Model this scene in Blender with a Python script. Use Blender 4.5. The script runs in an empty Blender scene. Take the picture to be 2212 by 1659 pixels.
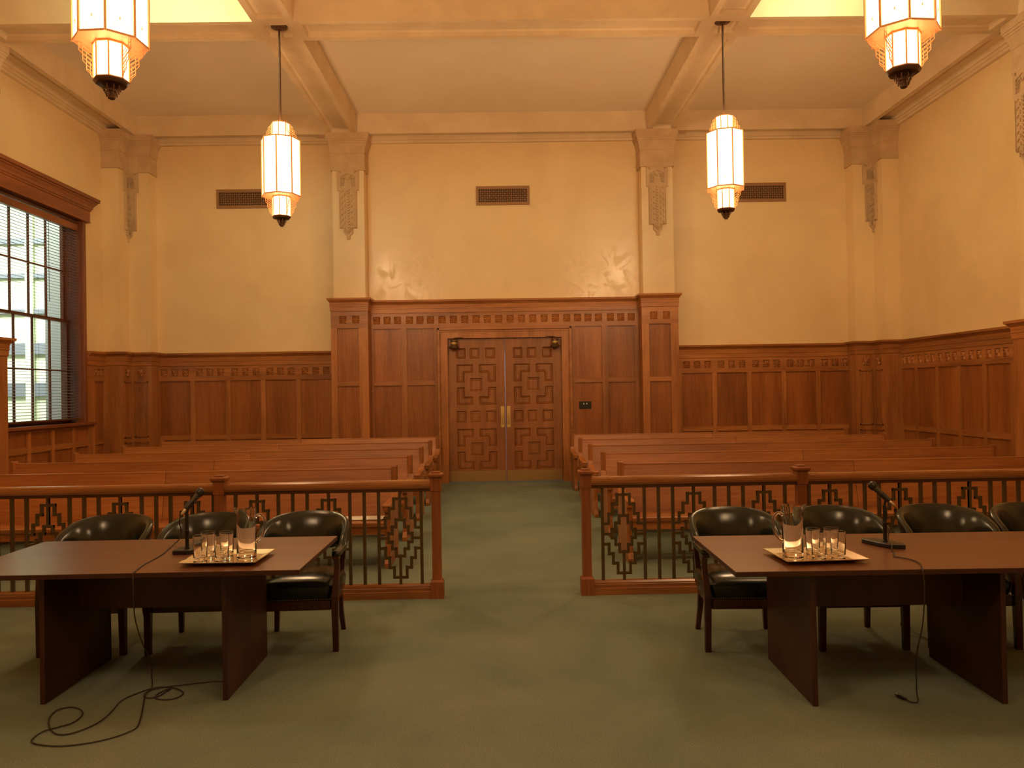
import bpy, bmesh, math, random
from mathutils import Matrix, Vector, Euler
random.seed(7)
SC = bpy.context.scene
COL = SC.collection
PI = math.pi

# ------------------------------------------------------------------ camera
F_PX = 1660.0
cam_d = bpy.data.cameras.new('camera'); cam = bpy.data.objects.new('camera', cam_d); COL.objects.link(cam)
cam_d.sensor_width = 36.0; cam_d.lens = 36.0 * F_PX / 2212.0; cam_d.clip_end = 200
yaw, pitch, roll = 0.0146, 0.0091, math.atan(0.0165)
f = Vector((math.sin(yaw)*math.cos(pitch), math.cos(yaw)*math.cos(pitch), math.sin(pitch)))
r = Vector((math.cos(yaw), -math.sin(yaw), 0)); u = r.cross(f)
r2 = math.cos(roll)*r - math.sin(roll)*u; u2 = math.sin(roll)*r + math.cos(roll)*u
m = Matrix((r2, u2, -f)).transposed().to_4x4(); m.translation = Vector((0, 0, 1.70))
cam.matrix_world = m
SC.camera = cam

# ------------------------------------------------------------------ exposure, world
vs = SC.view_settings
vs.view_transform = 'Standard'; vs.look = 'None'; vs.gamma = 1.0; vs.use_curve_mapping = False
vs.exposure = 0.0
LAMP = 45.0                      # strength of the lantern glass
LAMP_COL = (1.0, 0.655, 0.34)
w = bpy.data.worlds.new('sky'); SC.world = w; w.use_nodes = True
w.node_tree.nodes['Background'].inputs[0].default_value = (0.62, 0.85, 0.72, 1)
w.node_tree.nodes['Background'].inputs[1].default_value = 0.6
SC.cycles.max_bounces = 16; SC.cycles.transmission_bounces = 16; SC.cycles.glossy_bounces = 5
SC.cycles.diffuse_bounces = 5; SC.cycles.caustics_refractive = True; SC.cycles.sample_clamp_indirect = 6.0
SC.cycles.use_denoising = True; SC.cycles.sample_clamp_direct = 3.0

def area(name, loc, rot, size, power, col, sy=None):
    d = bpy.data.lights.new(name, 'AREA'); d.energy = power; d.color = col; d.size = size
    if sy: d.shape = 'RECTANGLE'; d.size_y = sy
    o = bpy.data.objects.new(name, d); COL.objects.link(o); o.location = loc; o.rotation_euler = rot
    return o
# fluorescent lights in the side coffers of the next bay, shining on the cross beam
area('coffer_light', (-4.0, 8.75, 6.80), (math.radians(75), 0, math.radians(-8)), 0.5, 60, (0.78, 1.0, 0.62), 0.5)
area('coffer_light', (4.15, 8.75, 6.80), (math.radians(75), 0, math.radians(8)), 0.5, 44, (0.78, 1.0, 0.62), 0.5)
# daylight in the light well outside the window
area('well_light', (-10.4, 13.6, 7.4), (math.radians(28), 0, 0), 3.5, 1500, (0.88, 1.0, 0.82), 3.0)
# corridor light behind the doors
area('corridor_light', (0.08, 15.6, 2.6), (0, 0, 0), 1.5, 22, (0.55, 0.75, 1.0))

# ------------------------------------------------------------------ materials
def mat(name, base, rough=0.6, metal=0.0, spec=0.5, **k):
    m = bpy.data.materials.new(name); m.use_nodes = True
    b = m.node_tree.nodes['Principled BSDF']
    b.inputs['Base Color'].default_value = (*base, 1); b.inputs['Roughness'].default_value = rough
    b.inputs['Metallic'].default_value = metal; b.inputs['Specular IOR Level'].default_value = spec
    for a, v in k.items(): b.inputs[a.replace('_', ' ')].default_value = v
    return m
def N(m, t, **k):
    n = m.node_tree.nodes.new(t)
    for a, v in k.items():
        if a in n.inputs.keys(): n.inputs[a].default_value = v
        else: setattr(n, a, v)
    return n
def L(m, a, b): m.node_tree.links.new(a, b)
def coord(m, scale=(1, 1, 1), obj=True):
    tc = N(m, 'ShaderNodeTexCoord'); mp = N(m, 'ShaderNodeMapping'); mp.inputs['Scale'].default_value = scale
    L(m, tc.outputs['Object'], mp.inputs['Vector']); return mp.outputs['Vector']
def ramp(m, fac, stops):
    rp = N(m, 'ShaderNodeValToRGB'); e = rp.color_ramp.elements
    while len(e) < len(stops): e.new(0.5)
    for i, (p, c) in enumerate(stops): e[i].position = p; e[i].color = (*c, 1)
    L(m, fac, rp.inputs['Fac']); return rp.outputs['Color']
def bump(m, h, strength, dist=0.01):
    b = N(m, 'ShaderNodeBump', Strength=strength, Distance=dist); L(m, h, b.inputs['Height'])
    L(m, b.outputs['Normal'], m.node_tree.nodes['Principled BSDF'].inputs['Normal'])

def wood(name, c_lo, c_hi, axis, rough=0.38, vary=0.14, spec=0.5, gs=1.0):
    """oak-like grain running along axis 0/1/2"""
    m = mat(name, c_hi, rough, spec=spec)
    b = m.node_tree.nodes['Principled BSDF']
    s = [22*gs, 22*gs, 22*gs]; s[axis] = 1.3*gs
    v = coord(m, tuple(s))
    n1 = N(m, 'ShaderNodeTexNoise', Scale=1.6, Detail=6.0, Roughness=0.62, Distortion=0.6); L(m, v, n1.inputs['Vector'])
    s2 = [3.2, 3.2, 3.2]; s2[axis] = 0.35
    v2 = coord(m, tuple(s2))
    n2 = N(m, 'ShaderNodeTexNoise', Scale=1.3, Detail=3.0, Roughness=0.5); L(m, v2, n2.inputs['Vector'])
    s3 = [130, 130, 130]; s3[axis] = 7
    v3 = coord(m, tuple(s3))
    n3 = N(m, 'ShaderNodeTexNoise', Scale=1.0, Detail=2.0, Roughness=0.6); L(m, v3, n3.inputs['Vector'])
    mx = N(m, 'ShaderNodeMath', operation='MULTIPLY_ADD'); mx.inputs[1].default_value = 0.45
    L(m, n2.outputs['Fac'], mx.inputs[0])
    m2 = N(m, 'ShaderNodeMath', operation='MULTIPLY'); m2.inputs[1].default_value = 0.38; L(m, n1.outputs['Fac'], m2.inputs[0])
    m3 = N(m, 'ShaderNodeMath', operation='MULTIPLY_ADD'); m3.inputs[1].default_value = 0.17
    L(m, n3.outputs['Fac'], m3.inputs[0]); L(m, m2.outputs[0], m3.inputs[2]); L(m, m3.outputs[0], mx.inputs[2])
    c = ramp(m, mx.outputs[0], [(0.36, c_lo), (0.62, c_hi)])
    oi = N(m, 'ShaderNodeObjectInfo')
    mr = N(m, 'ShaderNodeMapRange'); mr.inputs['To Min'].default_value = 1-vary; mr.inputs['To Max'].default_value = 1+vary
    L(m, oi.outputs['Random'], mr.inputs['Value'])
    hs = N(m, 'ShaderNodeHueSaturation'); L(m, mr.outputs[0], hs.inputs['Value']); L(m, c, hs.inputs['Color'])
    L(m, hs.outputs['Color'], b.inputs['Base Color'])
    bump(m, m3.outputs[0], 0.12, 0.004)
    return m
OAK_LO, OAK_HI = (0.200, 0.062, 0.013), (0.430, 0.160, 0.042)
oak_x = wood('oak_grain_x', OAK_LO, OAK_HI, 0)
oak_y = wood('oak_grain_y', OAK_LO, OAK_HI, 1)
oak_z = wood('oak_grain_z', OAK_LO, OAK_HI, 2)
oak_panel = wood('oak_panel', (0.165, 0.047, 0.009), (0.345, 0.112, 0.025), 2, rough=0.36)
oak_door = wood('oak_door', (0.165, 0.056, 0.014), (0.340, 0.125, 0.038), 2, rough=0.4, vary=0.03)
rail_oak = wood('oak_handrail', (0.18, 0.058, 0.014), (0.38, 0.155, 0.046), 0, rough=0.19, vary=0.04, spec=0.7)
post_oak = wood('oak_post', (0.15, 0.042, 0.010), (0.33, 0.105, 0.03), 2, rough=0.35, vary=0.04)
win_oak = wood('window_oak', (0.11, 0.028, 0.008), (0.24, 0.07, 0.022), 2, rough=0.4, vary=0.04)
win_oak_y = wood('window_oak_y', (0.12, 0.03, 0.008), (0.27, 0.08, 0.024), 1, rough=0.4, vary=0.04)
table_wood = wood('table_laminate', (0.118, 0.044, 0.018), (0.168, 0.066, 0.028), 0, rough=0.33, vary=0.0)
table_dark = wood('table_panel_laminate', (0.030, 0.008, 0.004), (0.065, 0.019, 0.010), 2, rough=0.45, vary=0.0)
mahogany = wood('mahogany', (0.025, 0.006, 0.003), (0.075, 0.016, 0.008), 2, rough=0.22, vary=0.0)

def plaster(name, c1, c2, rough, shiny=False, sc=0.7, patch=None):
    m = mat(name, c2, rough)
    v = coord(m)
    n = N(m, 'ShaderNodeTexNoise', Scale=sc, Detail=5.0, Roughness=0.62, Distortion=0.5); L(m, v, n.inputs['Vector'])
    c = ramp(m, n.outputs['Fac'], [(0.35, c1), (0.65, c2)])
    L(m, c, m.node_tree.nodes['Principled BSDF'].inputs['Base Color'])
    n2 = N(m, 'ShaderNodeTexNoise', Scale=3.2, Detail=6.0, Roughness=0.6, Distortion=1.2); L(m, v, n2.inputs['Vector'])
    if patch:
        # varnished patches low on the wall over the doors: gloss only, no colour
        sx = N(m, 'ShaderNodeSeparateXYZ'); L(m, v, sx.inputs[0])
        ax = N(m, 'ShaderNodeMath', operation='SUBTRACT'); ax.inputs[1].default_value = 0.10; L(m, sx.outputs[0], ax.inputs[0])
        ab = N(m, 'ShaderNodeMath', operation='ABSOLUTE'); L(m, ax.outputs[0], ab.inputs[0])
        mx_ = N(m, 'ShaderNodeMapRange'); mx_.inputs['From Min'].default_value = 2.9; mx_.inputs['From Max'].default_value = 2.2; L(m, ab.outputs[0], mx_.inputs['Value'])
        mz_ = N(m, 'ShaderNodeMapRange'); mz_.inputs['From Min'].default_value = 4.9; mz_.inputs['From Max'].default_value = 4.0; L(m, sx.outputs[2], mz_.inputs['Value'])
        mi2 = N(m, 'ShaderNodeMapRange'); mi2.inputs['From Min'].default_value = 0.7; mi2.inputs['From Max'].default_value = 1.5; L(m, ab.outputs[0], mi2.inputs['Value'])
        m0 = N(m, 'ShaderNodeMath', operation='MULTIPLY'); L(m, mx_.outputs[0], m0.inputs[0]); L(m, mi2.outputs[0], m0.inputs[1])
        mm = N(m, 'ShaderNodeMath', operation='MULTIPLY'); L(m, m0.outputs[0], mm.inputs[0]); L(m, mz_.outputs[0], mm.inputs[1])
        n4 = N(m, 'ShaderNodeTexNoise', Scale=3.6, Detail=7.0, Roughness=0.65, Distortion=1.4); L(m, v, n4.inputs['Vector'])
        mr = N(m, 'ShaderNodeMapRange'); mr.inputs['From Min'].default_value = 0.50; mr.inputs['From Max'].default_value = 0.60
        mr.inputs['To Min'].default_value = patch; mr.inputs['To Max'].default_value = rough; L(m, n4.outputs['Fac'], mr.inputs['Value'])
        mi_ = N(m, 'ShaderNodeMix'); mi_.data_type = 'FLOAT'; mi_.inputs[2].default_value = rough
        L(m, mm.outputs[0], mi_.inputs[0]); L(m, mr.outputs[0], mi_.inputs[3])
        L(m, mi_.outputs[0], m.node_tree.nodes['Principled BSDF'].inputs['Roughness'])
        ms_ = N(m, 'ShaderNodeMath', operation='MULTIPLY'); ms_.inputs[1].default_value = 0.20; L(m, mm.outputs[0], ms_.inputs[0])
        b = N(m, 'ShaderNodeBump', Distance=0.012); L(m, n4.outputs['Fac'], b.inputs['Height']); L(m, ms_.outputs[0], b.inputs['Strength'])
        L(m, b.outputs['Normal'], m.node_tree.nodes['Principled BSDF'].inputs['Normal'])
    elif shiny:
        mr = N(m, 'ShaderNodeMapRange'); mr.inputs['From Min'].default_value = 0.38; mr.inputs['From Max'].default_value = 0.62
        mr.inputs['To Min'].default_value = rough-0.07; mr.inputs['To Max'].default_value = rough+0.10
        L(m, n2.outputs['Fac'], mr.inputs['Value']); L(m, mr.outputs[0], m.node_tree.nodes['Principled BSDF'].inputs['Roughness'])
        bump(m, n2.outputs['Fac'], 0.05, 0.012)
    else:
        bump(m, n2.outputs['Fac'], 0.10, 0.01)
    return m
wall_m = plaster('glazed_plaster_wall', (0.66, 0.462, 0.222), (0.745, 0.54, 0.272), 0.46, True, patch=0.13)
wall_m.node_tree.nodes['Principled BSDF'].inputs['Specular IOR Level'].default_value = 0.8
side_wall_m = plaster('plaster_side_wall', (0.66, 0.462, 0.222), (0.75, 0.545, 0.278), 0.50, False)
ceil_m = plaster('ceiling_plaster', (0.76, 0.63, 0.47), (0.82, 0.69, 0.52), 0.85, False, 0.4)
beam_m = plaster('beam_plaster', (0.59, 0.43, 0.25), (0.69, 0.52, 0.315), 0.7, False, 1.5)
cap_m = plaster('cast_plaster_ornament', (0.47, 0.31, 0.165), (0.55, 0.375, 0.205), 0.7, False, 4.0)

def carpet():
    m = mat('green_carpet', (0.1, 0.1, 0.05), 0.95, spec=0.15)
    v = coord(m)
    n = N(m, 'ShaderNodeTexNoise', Scale=0.9, Detail=4.0, Roughness=0.6, Distortion=0.4); L(m, v, n.inputs['Vector'])
    c = ramp(m, n.outputs['Fac'], [(0.33, (0.152, 0.196, 0.162)), (0.5, (0.182, 0.228, 0.186)), (0.68, (0.216, 0.256, 0.205))])
    n2 = N(m, 'ShaderNodeTexNoise', Scale=130.0, Detail=3.0, Roughness=0.7); L(m, v, n2.inputs['Vector'])
    mr = N(m, 'ShaderNodeMapRange'); mr.inputs['From Min'].default_value = 0.3; mr.inputs['From Max'].default_value = 0.7
    mr.inputs['To Min'].default_value = 0.72; mr.inputs['To Max'].default_value = 1.25
    L(m, n2.outputs['Fac'], mr.inputs['Value'])
    hs = N(m, 'ShaderNodeHueSaturation'); L(m, mr.outputs[0], hs.inputs['Value']); L(m, c, hs.inputs['Color'])
    L(m, hs.outputs['Color'], m.node_tree.nodes['Principled BSDF'].inputs['Base Color'])
    bump(m, n2.outputs['Fac'], 0.5, 0.006)
    return m
carpet_m = carpet()
def leather():
    m = mat('black_green_leather', (0.012, 0.014, 0.009), 0.21, spec=0.5)
    v = coord(m)
    n = N(m, 'ShaderNodeTexNoise', Scale=240.0, Detail=2.0); L(m, v, n.inputs['Vector'])
    n2 = N(m, 'ShaderNodeTexNoise', Scale=9.0, Detail=3.0); L(m, v, n2.inputs['Vector'])
    ad = N(m, 'ShaderNodeMath', operation='MULTIPLY_ADD'); ad.inputs[1].default_value = 3.0
    L(m, n2.outputs['Fac'], ad.inputs[0]); L(m, n.outputs['Fac'], ad.inputs[2])
    bump(m, ad.outputs[0], 0.12, 0.0015)
    c = ramp(m, n2.outputs['Fac'], [(0.3, (0.008, 0.010, 0.006)), (0.7, (0.014, 0.017, 0.010))])
    L(m, c, m.node_tree.nodes['Principled BSDF'].inputs['Base Color'])
    return m
leather_m = leather()
bronze_m = mat('aged_bronze', (0.115, 0.075, 0.030), 0.48, 0.55)
brass_m = mat('brass', (0.62, 0.42, 0.15), 0.42, 0.6)
kick_m = mat('dull_brass_plate', (0.33, 0.20, 0.07), 0.5, 0.5)
dark_brass_m = mat('dark_brass', (0.16, 0.09, 0.035), 0.35, 0.8)
copper_m = mat('copper_frame', (0.70, 0.34, 0.14), 0.5, 0.35)
finial_m = mat('dark_bronze', (0.11, 0.05, 0.025), 0.45, 0.6)
black_m = mat('black_metal', (0.012, 0.011, 0.010), 0.38)
blackp_m = mat('black_plastic', (0.014, 0.012, 0.011), 0.3)
chrome_m = mat('chrome', (0.62, 0.56, 0.46), 0.22, 1.0)
mic_m = mat('grey_mic_body', (0.075, 0.07, 0.055), 0.28, 0.7)
silver_m = mat('silver_tray', (0.86, 0.74, 0.58), 0.16, 1.0)
cable_m = mat('brown_black_rubber', (0.035, 0.022, 0.014), 0.5)
paper_m = mat('white_paper', (0.75, 0.72, 0.66), 0.8)
vent_m = mat('vent_bronze_paint', (0.26, 0.125, 0.045), 0.55)
duct_shade_m = mat('duct_shade', (0.012, 0.007, 0.005), 0.9)  # near-black colour standing for the shade inside the vent ducts
nail_m = mat('nailhead_brass', (0.35, 0.24, 0.11), 0.3, 0.9)
glass_m = mat('clear_glass', (1, 1, 1), 0.0, Transmission_Weight=1.0, IOR=1.48)
pane_m = bpy.data.materials.new('window_glass'); pane_m.use_nodes = True
_t = N(pane_m, 'ShaderNodeBsdfTransparent'); _g = N(pane_m, 'ShaderNodeBsdfGlossy', Roughness=0.02); _x = N(pane_m, 'ShaderNodeMixShader')
_x.inputs[0].default_value = 0.05; L(pane_m, _t.outputs[0], _x.inputs[1]); L(pane_m, _g.outputs[0], _x.inputs[2]); L(pane_m, _x.outputs[0], pane_m.node_tree.nodes['Material Output'].inputs['Surface'])
well_m = mat('well_wall_cream', (0.74, 0.78, 0.60), 0.8)
well_grey = mat('well_pier_grey', (0.22, 0.23, 0.25), 0.7)
well_band = mat('well_band_slate', (0.17, 0.18, 0.23), 0.7)
well_floor = mat('well_floor_grey', (0.3, 0.3, 0.28), 0.9)
blind_m = mat('brown_blind_slat', (0.10, 0.034, 0.016), 0.45)
corr_m = mat('corridor_paint', (0.6, 0.65, 0.7), 0.8)
def lantern_glass():
    m = bpy.data.materials.new('lit_opal_glass'); m.use_nodes = True; nt = m.node_tree
    e = N(m, 'ShaderNodeEmission'); e.inputs['Color'].default_value = (*LAMP_COL, 1); e.inputs['Strength'].default_value = LAMP
    L(m, e.outputs[0], nt.nodes['Material Output'].inputs['Surface'])
    return m
opal_m = lantern_glass()

# ------------------------------------------------------------------ mesh builder
class MB:
    def __init__(s): s.v = []; s.f = []; s.M = Matrix(); s.sm = []
    def add(s, vs, fs, smooth=False):
        o = len(s.v); s.v += [tuple(s.M @ Vector(p)) for p in vs]
        s.f += [tuple(i+o for i in q) for q in fs]; s.sm += [smooth]*len(fs); return s
    def box(s, x0, x1, y0, y1, z0, z1):
        vs = [(x, y, z) for z in (z0, z1) for y in (y0, y1) for x in (x0, x1)]
        return s.add(vs, [(0, 2, 3, 1), (4, 5, 7, 6), (0, 1, 5, 4), (2, 6, 7, 3), (0, 4, 6, 2), (1, 3, 7, 5)])
    def prism(s, poly, t0, t1, axis=2):
        """polygon extruded along axis; poly pairs are the other two axes in order"""
        def P(a, b, t):
            return (t, a, b) if axis == 0 else (a, t, b) if axis == 1 else (a, b, t)
        n = len(poly)
        vs = [P(a, b, t0) for a, b in poly] + [P(a, b, t1) for a, b in poly]
        return s.add(vs, [tuple(range(n)), tuple(range(2*n-1, n-1, -1))] + [(i, (i+1) % n, n+(i+1) % n, n+i) for i in range(n)])
    def loft(s, rings, cap=True, closed=True, smooth=False):
        n = len(rings[0]); vs = [p for rg in rings for p in rg]; fs = []
        for k in range(len(rings)-1):
            for i in range(n if closed else n-1):
                j = (i+1) % n; fs.append((k*n+i, k*n+j, (k+1)*n+j, (k+1)*n+i))
        s.add(vs, fs, smooth)
        if cap and closed: s.add(list(rings[0]), [tuple(range(n))]); s.add(list(rings[-1]), [tuple(range(n))])
        return s
    def steps(s, poly, prof):
        """axis-aligned footprint polygon (CCW) grown by off at each (z, off)"""
        n = len(poly); rings = []
        for z, off in prof:
            rg = []
            for i in range(n):
                p, a, b = poly[i], poly[i-1], poly[(i+1) % n]
                def nrm(q0, q1):
                    dx, dy = q1[0]-q0[0], q1[1]-q0[1]; l = math.hypot(dx, dy); return (dy/l, -dx/l)
                n1, n2 = nrm(a, p), nrm(p, b)
                rg.append((p[0]+(n1[0]+n2[0])*off, p[1]+(n1[1]+n2[1])*off, z))
            rings.append(rg)
        return s.loft(rings)
    def tube(s, pts, rad, seg=8, cap=True, smooth=True):
        pts = [Vector(p) for p in pts]; n = len(pts); rs = rad if isinstance(rad, (list, tuple)) else [rad]*n
        rings = []; ref = None
        for i, p in enumerate(pts):
            t = (pts[min(i+1, n-1)]-pts[max(i-1, 0)]).normalized()
            if ref is None: ref = Vector((0, 0, 1)) if abs(t.z) < 0.9 else Vector((1, 0, 0))
            a = t.cross(ref).normalized(); b = a.cross(t).normalized(); ref = b if abs(t.dot(b)) < 0.9 else ref
            rings.append([tuple(p+rs[i]*(math.cos(2*PI*k/seg)*a+math.sin(2*PI*k/seg)*b)) for k in range(seg)])
        return s.loft(rings, cap, True, smooth)
    def lathe(s, prof, c=(0, 0, 0), seg=24, smooth=True, cap=False, ph=0.0):
        rings = [[(c[0]+rr*math.cos(2*PI*k/seg+ph), c[1]+rr*math.sin(2*PI*k/seg+ph), c[2]+z) for k in range(seg)] for rr, z in prof]
        return s.loft(rings, cap, True, smooth)
    def build(s, name, m, parent=None, bevel=0, loc=None, weld=False):
        me = bpy.data.meshes.new(name); me.from_pydata(s.v, [], s.f)
        bm = bmesh.new(); bm.from_mesh(me)
        if weld: bmesh.ops.remove_doubles(bm, verts=bm.verts, dist=1e-6)
        bmesh.ops.recalc_face_normals(bm, faces=bm.faces)
        if weld and bm.calc_volume(signed=True) < 0: bmesh.ops.reverse_faces(bm, faces=bm.faces)
        bm.to_mesh(me); bm.free()
        if not weld: me.polygons.foreach_set('use_smooth', s.sm)
        else: me.polygons.foreach_set('use_smooth', [True]*len(me.polygons)); me.update()
        if any(s.sm): me.set_sharp_from_angle(angle=math.radians(38))
        ms = m if isinstance(m, (list, tuple)) else [m]
        for q in ms: me.materials.append(q)
        o = bpy.data.objects.new(name, me); COL.objects.link(o)
        if parent: o.parent = parent
        if loc: o.location = loc
        if bevel:
            bv = o.modifiers.new('edge', 'BEVEL'); bv.width = bevel; bv.segments = 2; bv.limit_method = 'ANGLE'; bv.harden_normals = False
        return o
def tag(o, label=None, cat=None, group=None, kind=None):
    if label: o['label'] = label
    if cat: o['category'] = cat
    if group: o['group'] = group
    if kind: o['kind'] = kind
    return o
def thing(name, loc, rz=0.0, label=None, cat=None, group=None, kind=None):
    o = bpy.data.objects.new(name, None); COL.objects.link(o); o.location = loc; o.rotation_euler = (0, 0, rz)
    o.empty_display_size = 0.1
    return tag(o, label, cat, group, kind)
def copy_tree(o, parent=None):
    c = o.copy(); COL.objects.link(c)
    if parent: c.parent = parent
    for ch in list(o.children): copy_tree(ch, c)
    return c
def struct(o, label=None, cat=None): return tag(o, label, cat, None, 'structure')

# ------------------------------------------------------------------ room numbers
XL, XR, YB, YF = -7.10, 7.30, 14.50, -5.0
ZS, ZC = 6.50, 6.87            # beam soffit, coffer ceiling
CX = 0.10
BX = [(-3.12, -2.60), (2.79, 3.31)]
BY = [(9.88, 10.42), (5.33, 5.87), (0.78, 1.32), (-3.77, -3.23)]
PER_L, PER_R, PER_B = -6.62, 6.82, 14.20
WIN_Y0, WIN_Y1, WIN_Z0, WIN_Z1 = 10.86, 13.135, 1.29, 4.72

# floor
struct(MB().box(XL-.3, XR+.3, YF-.3, YB+3.0, -.2, 0).build('floor', carpet_m), 'green carpet over the whole courtroom floor', 'floor')
# walls
wl = MB()
wl.box(XL-.35, XL, YF, WIN_Y0, 0, 7.0).box(XL-.35, XL, WIN_Y1, YB, 0, 7.0)
wl.box(XL-.35, XL, WIN_Y0, WIN_Y1, 0, WIN_Z0).box(XL-.35, XL, WIN_Y0, WIN_Y1, WIN_Z1, 7.0)
struct(wl.build('wall_left', side_wall_m), 'ochre plaster wall with the tall window', 'wall')
struct(MB().box(XR, XR+.3, YF, YB, 0, 7.0).build('wall_right', side_wall_m), 'ochre plaster wall without windows on the right', 'wall')
DX0, DX1, DZ = -0.985, 1.150, 2.70
wb = MB()
wb.box(XL-.35, DX0, YB, YB+.25, 0, 7.0).box(DX1, XR+.3, YB, YB+.25, 0, 7.0).box(DX0, DX1, YB, YB+.25, DZ, 7.0)
struct(wb.build('wall_back', wall_m), 'ochre glazed plaster wall above the double doors', 'wall')
struct(MB().box(XL-.3, XR+.3, YF-.3, YF, 0, 7.0).build('wall_front', side_wall_m), 'plaster wall behind the viewpoint', 'wall')
struct(MB().box(XL-.3, XR+.3, YF-.3, YB+.3, ZC, ZC+.2).build('ceiling', ceil_m), 'flat tan coffered ceiling between plaster beams', 'ceiling')
# corridor behind the doors
cr = MB(); cr.box(-1.6, 1.75, 16.6, 16.7, 0, 3.0).box(-1.7, -1.6, 14.75, 16.7, 0, 3.0).box(1.75, 1.85, 14.75, 16.7, 0, 3.0).box(-1.7, 1.85, 14.75, 16.7, 3.0, 3.1)
struct(cr.build('wall_corridor', corr_m), 'pale corridor wall behind the double doors', 'wall')

# beams
def beam(name, x0, x1, y0, y1, ins=0.085, dep=0.07, sl=0.035, z0=ZS, z1=ZC):
    b = MB()
    ix0, ix1, iy0, iy1 = x0+ins, x1-ins, y0+ins, y1-ins
    def R(a, b_, c, d, z): return [(a, c, z), (b_, c, z), (b_, d, z), (a, d, z)]
    b.loft([R(x0, x1, y0, y1, z1), R(x0, x1, y0, y1, z0), R(ix0, ix1, iy0, iy1, z0),
            R(ix0+.006, ix1-.006, iy0+.006, iy1-.006, z0+dep*.75), R(ix0+sl, ix1-sl, iy0+sl, iy1-sl, z0+dep)], cap=True)
    return b
trim_n = [0]
def trim_name():
    trim_n[0] += 1; return 'trim_%d' % trim_n[0]
def add_beam(x0, x1, y0, y1, label, **k):
    struct(beam('b', x0, x1, y0, y1, **k).build(trim_name(), beam_m), label, 'ceiling beam')
ys = [YF] + [v for b in reversed(BY) for v in b] + [PER_B]
ybay = [(BY[0][1], PER_B), (BY[1][1], BY[0][0]), (BY[2][1], BY[1][0]), (BY[3][1], BY[2][0]), (YF, BY[3][0])]
for i, (a, b) in enumerate(BX):
    side = ('left', 'right')[i]
    for k, (y0, y1) in enumerate(ybay):
        add_beam(a, b, y0, y1, 'long plaster ceiling beam %s of the aisle, bay %s' % (side, ('next to the back wall', 'one in from the back wall', 'over the tables', 'above the viewpoint', 'at the front')[k]))
    for k, (y0, y1) in enumerate(BY):
        add_beam(a, b, y0, y1, 'square coffered crossing %s of the aisle in beam row %d from the back' % (side, k+1), ins=0.10)
xs = [(PER_L, BX[0][0]), (BX[0][1], BX[1][0]), (BX[1][1], PER_R)]
for k, (y0, y1) in enumerate(BY):
    for j, (x0, x1) in enumerate(xs):
        add_beam(x0, x1, y0, y1, '%s length of cross beam row %d from the back' % (('left', 'middle', 'right')[j], k+1))
for j, (x0, x1) in enumerate([(PER_L, BX[0][0]-.18), (BX[0][1]+.18, BX[1][0]-.18), (BX[1][1]+.18, PER_R)]):
    add_beam(x0, x1, PER_B, YB, '%s soffit border along the back wall' % ('left', 'middle', 'right')[j], ins=0.07, dep=0.05, sl=0.03)
for a, b in BX:
    add_beam(a-.18, b+.18, PER_B, YB, 'soffit border over the pilaster on the %s' % ('left' if a < 0 else 'right'), ins=.03, dep=.0)
for j, (x0, x1) in enumerate([(XL, PER_L), (PER_R, XR)]):
    for k, (y0, y1) in enumerate([(BY[0][1]+.1, YB), (BY[1][1]+.1, BY[0][0]-.1), (BY[2][1]+.1, BY[1][0]-.1), (BY[3][1]+.1, BY[2][0]-.1), (YF, BY[3][0]-.1)]):
        add_beam(x0, x1, y0, y1, '%s soffit border along the side wall, bay %d from the back' % (('left', 'right')[j], k+1), ins=0.09, dep=0.06)
    for k, (y0, y1) in enumerate(BY):
        add_beam(x0, x1, y0-.1, y1+.1, '%s soffit block over the side pilaster of beam row %d' % (('left', 'right')[j], k+1), ins=0.10)
# crown strips where walls meet the soffit
PRO = [(6.40, 0.0), (6.405, 0.03), (6.445, 0.035), (6.45, 0.055), (6.499, 0.055)]
def crown(x0, x1, y0, y1, label):
    struct(MB().steps([(x0, y0), (x1, y0), (x1, y1), (x0, y1)], PRO).build(trim_name(), beam_m), label, 'moulding')
crown(-6.40, -3.16, YB-.02, YB+.05, 'thin plaster crown moulding left on the back wall')
crown(-2.37, 2.56, YB-.02, YB+.05, 'thin plaster crown moulding over the doors')
crown(3.36, 6.60, YB-.02, YB+.05, 'thin plaster crown moulding right on the back wall')
for a, b, lb in ((XL-.05, XL+.02, 'left'), (XR-.02, XR+.05, 'right')):
    for k, (y0, y1) in enumerate([(BY[0][1]+.18, 13.74), (BY[1][1]+.18, BY[0][0]-.18), (BY[2][1]+.18, BY[1][0]-.18)]):
        crown(a, b, y0, y1, 'thin plaster crown moulding on the %s wall, bay %d' % (lb, k+1))

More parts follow.
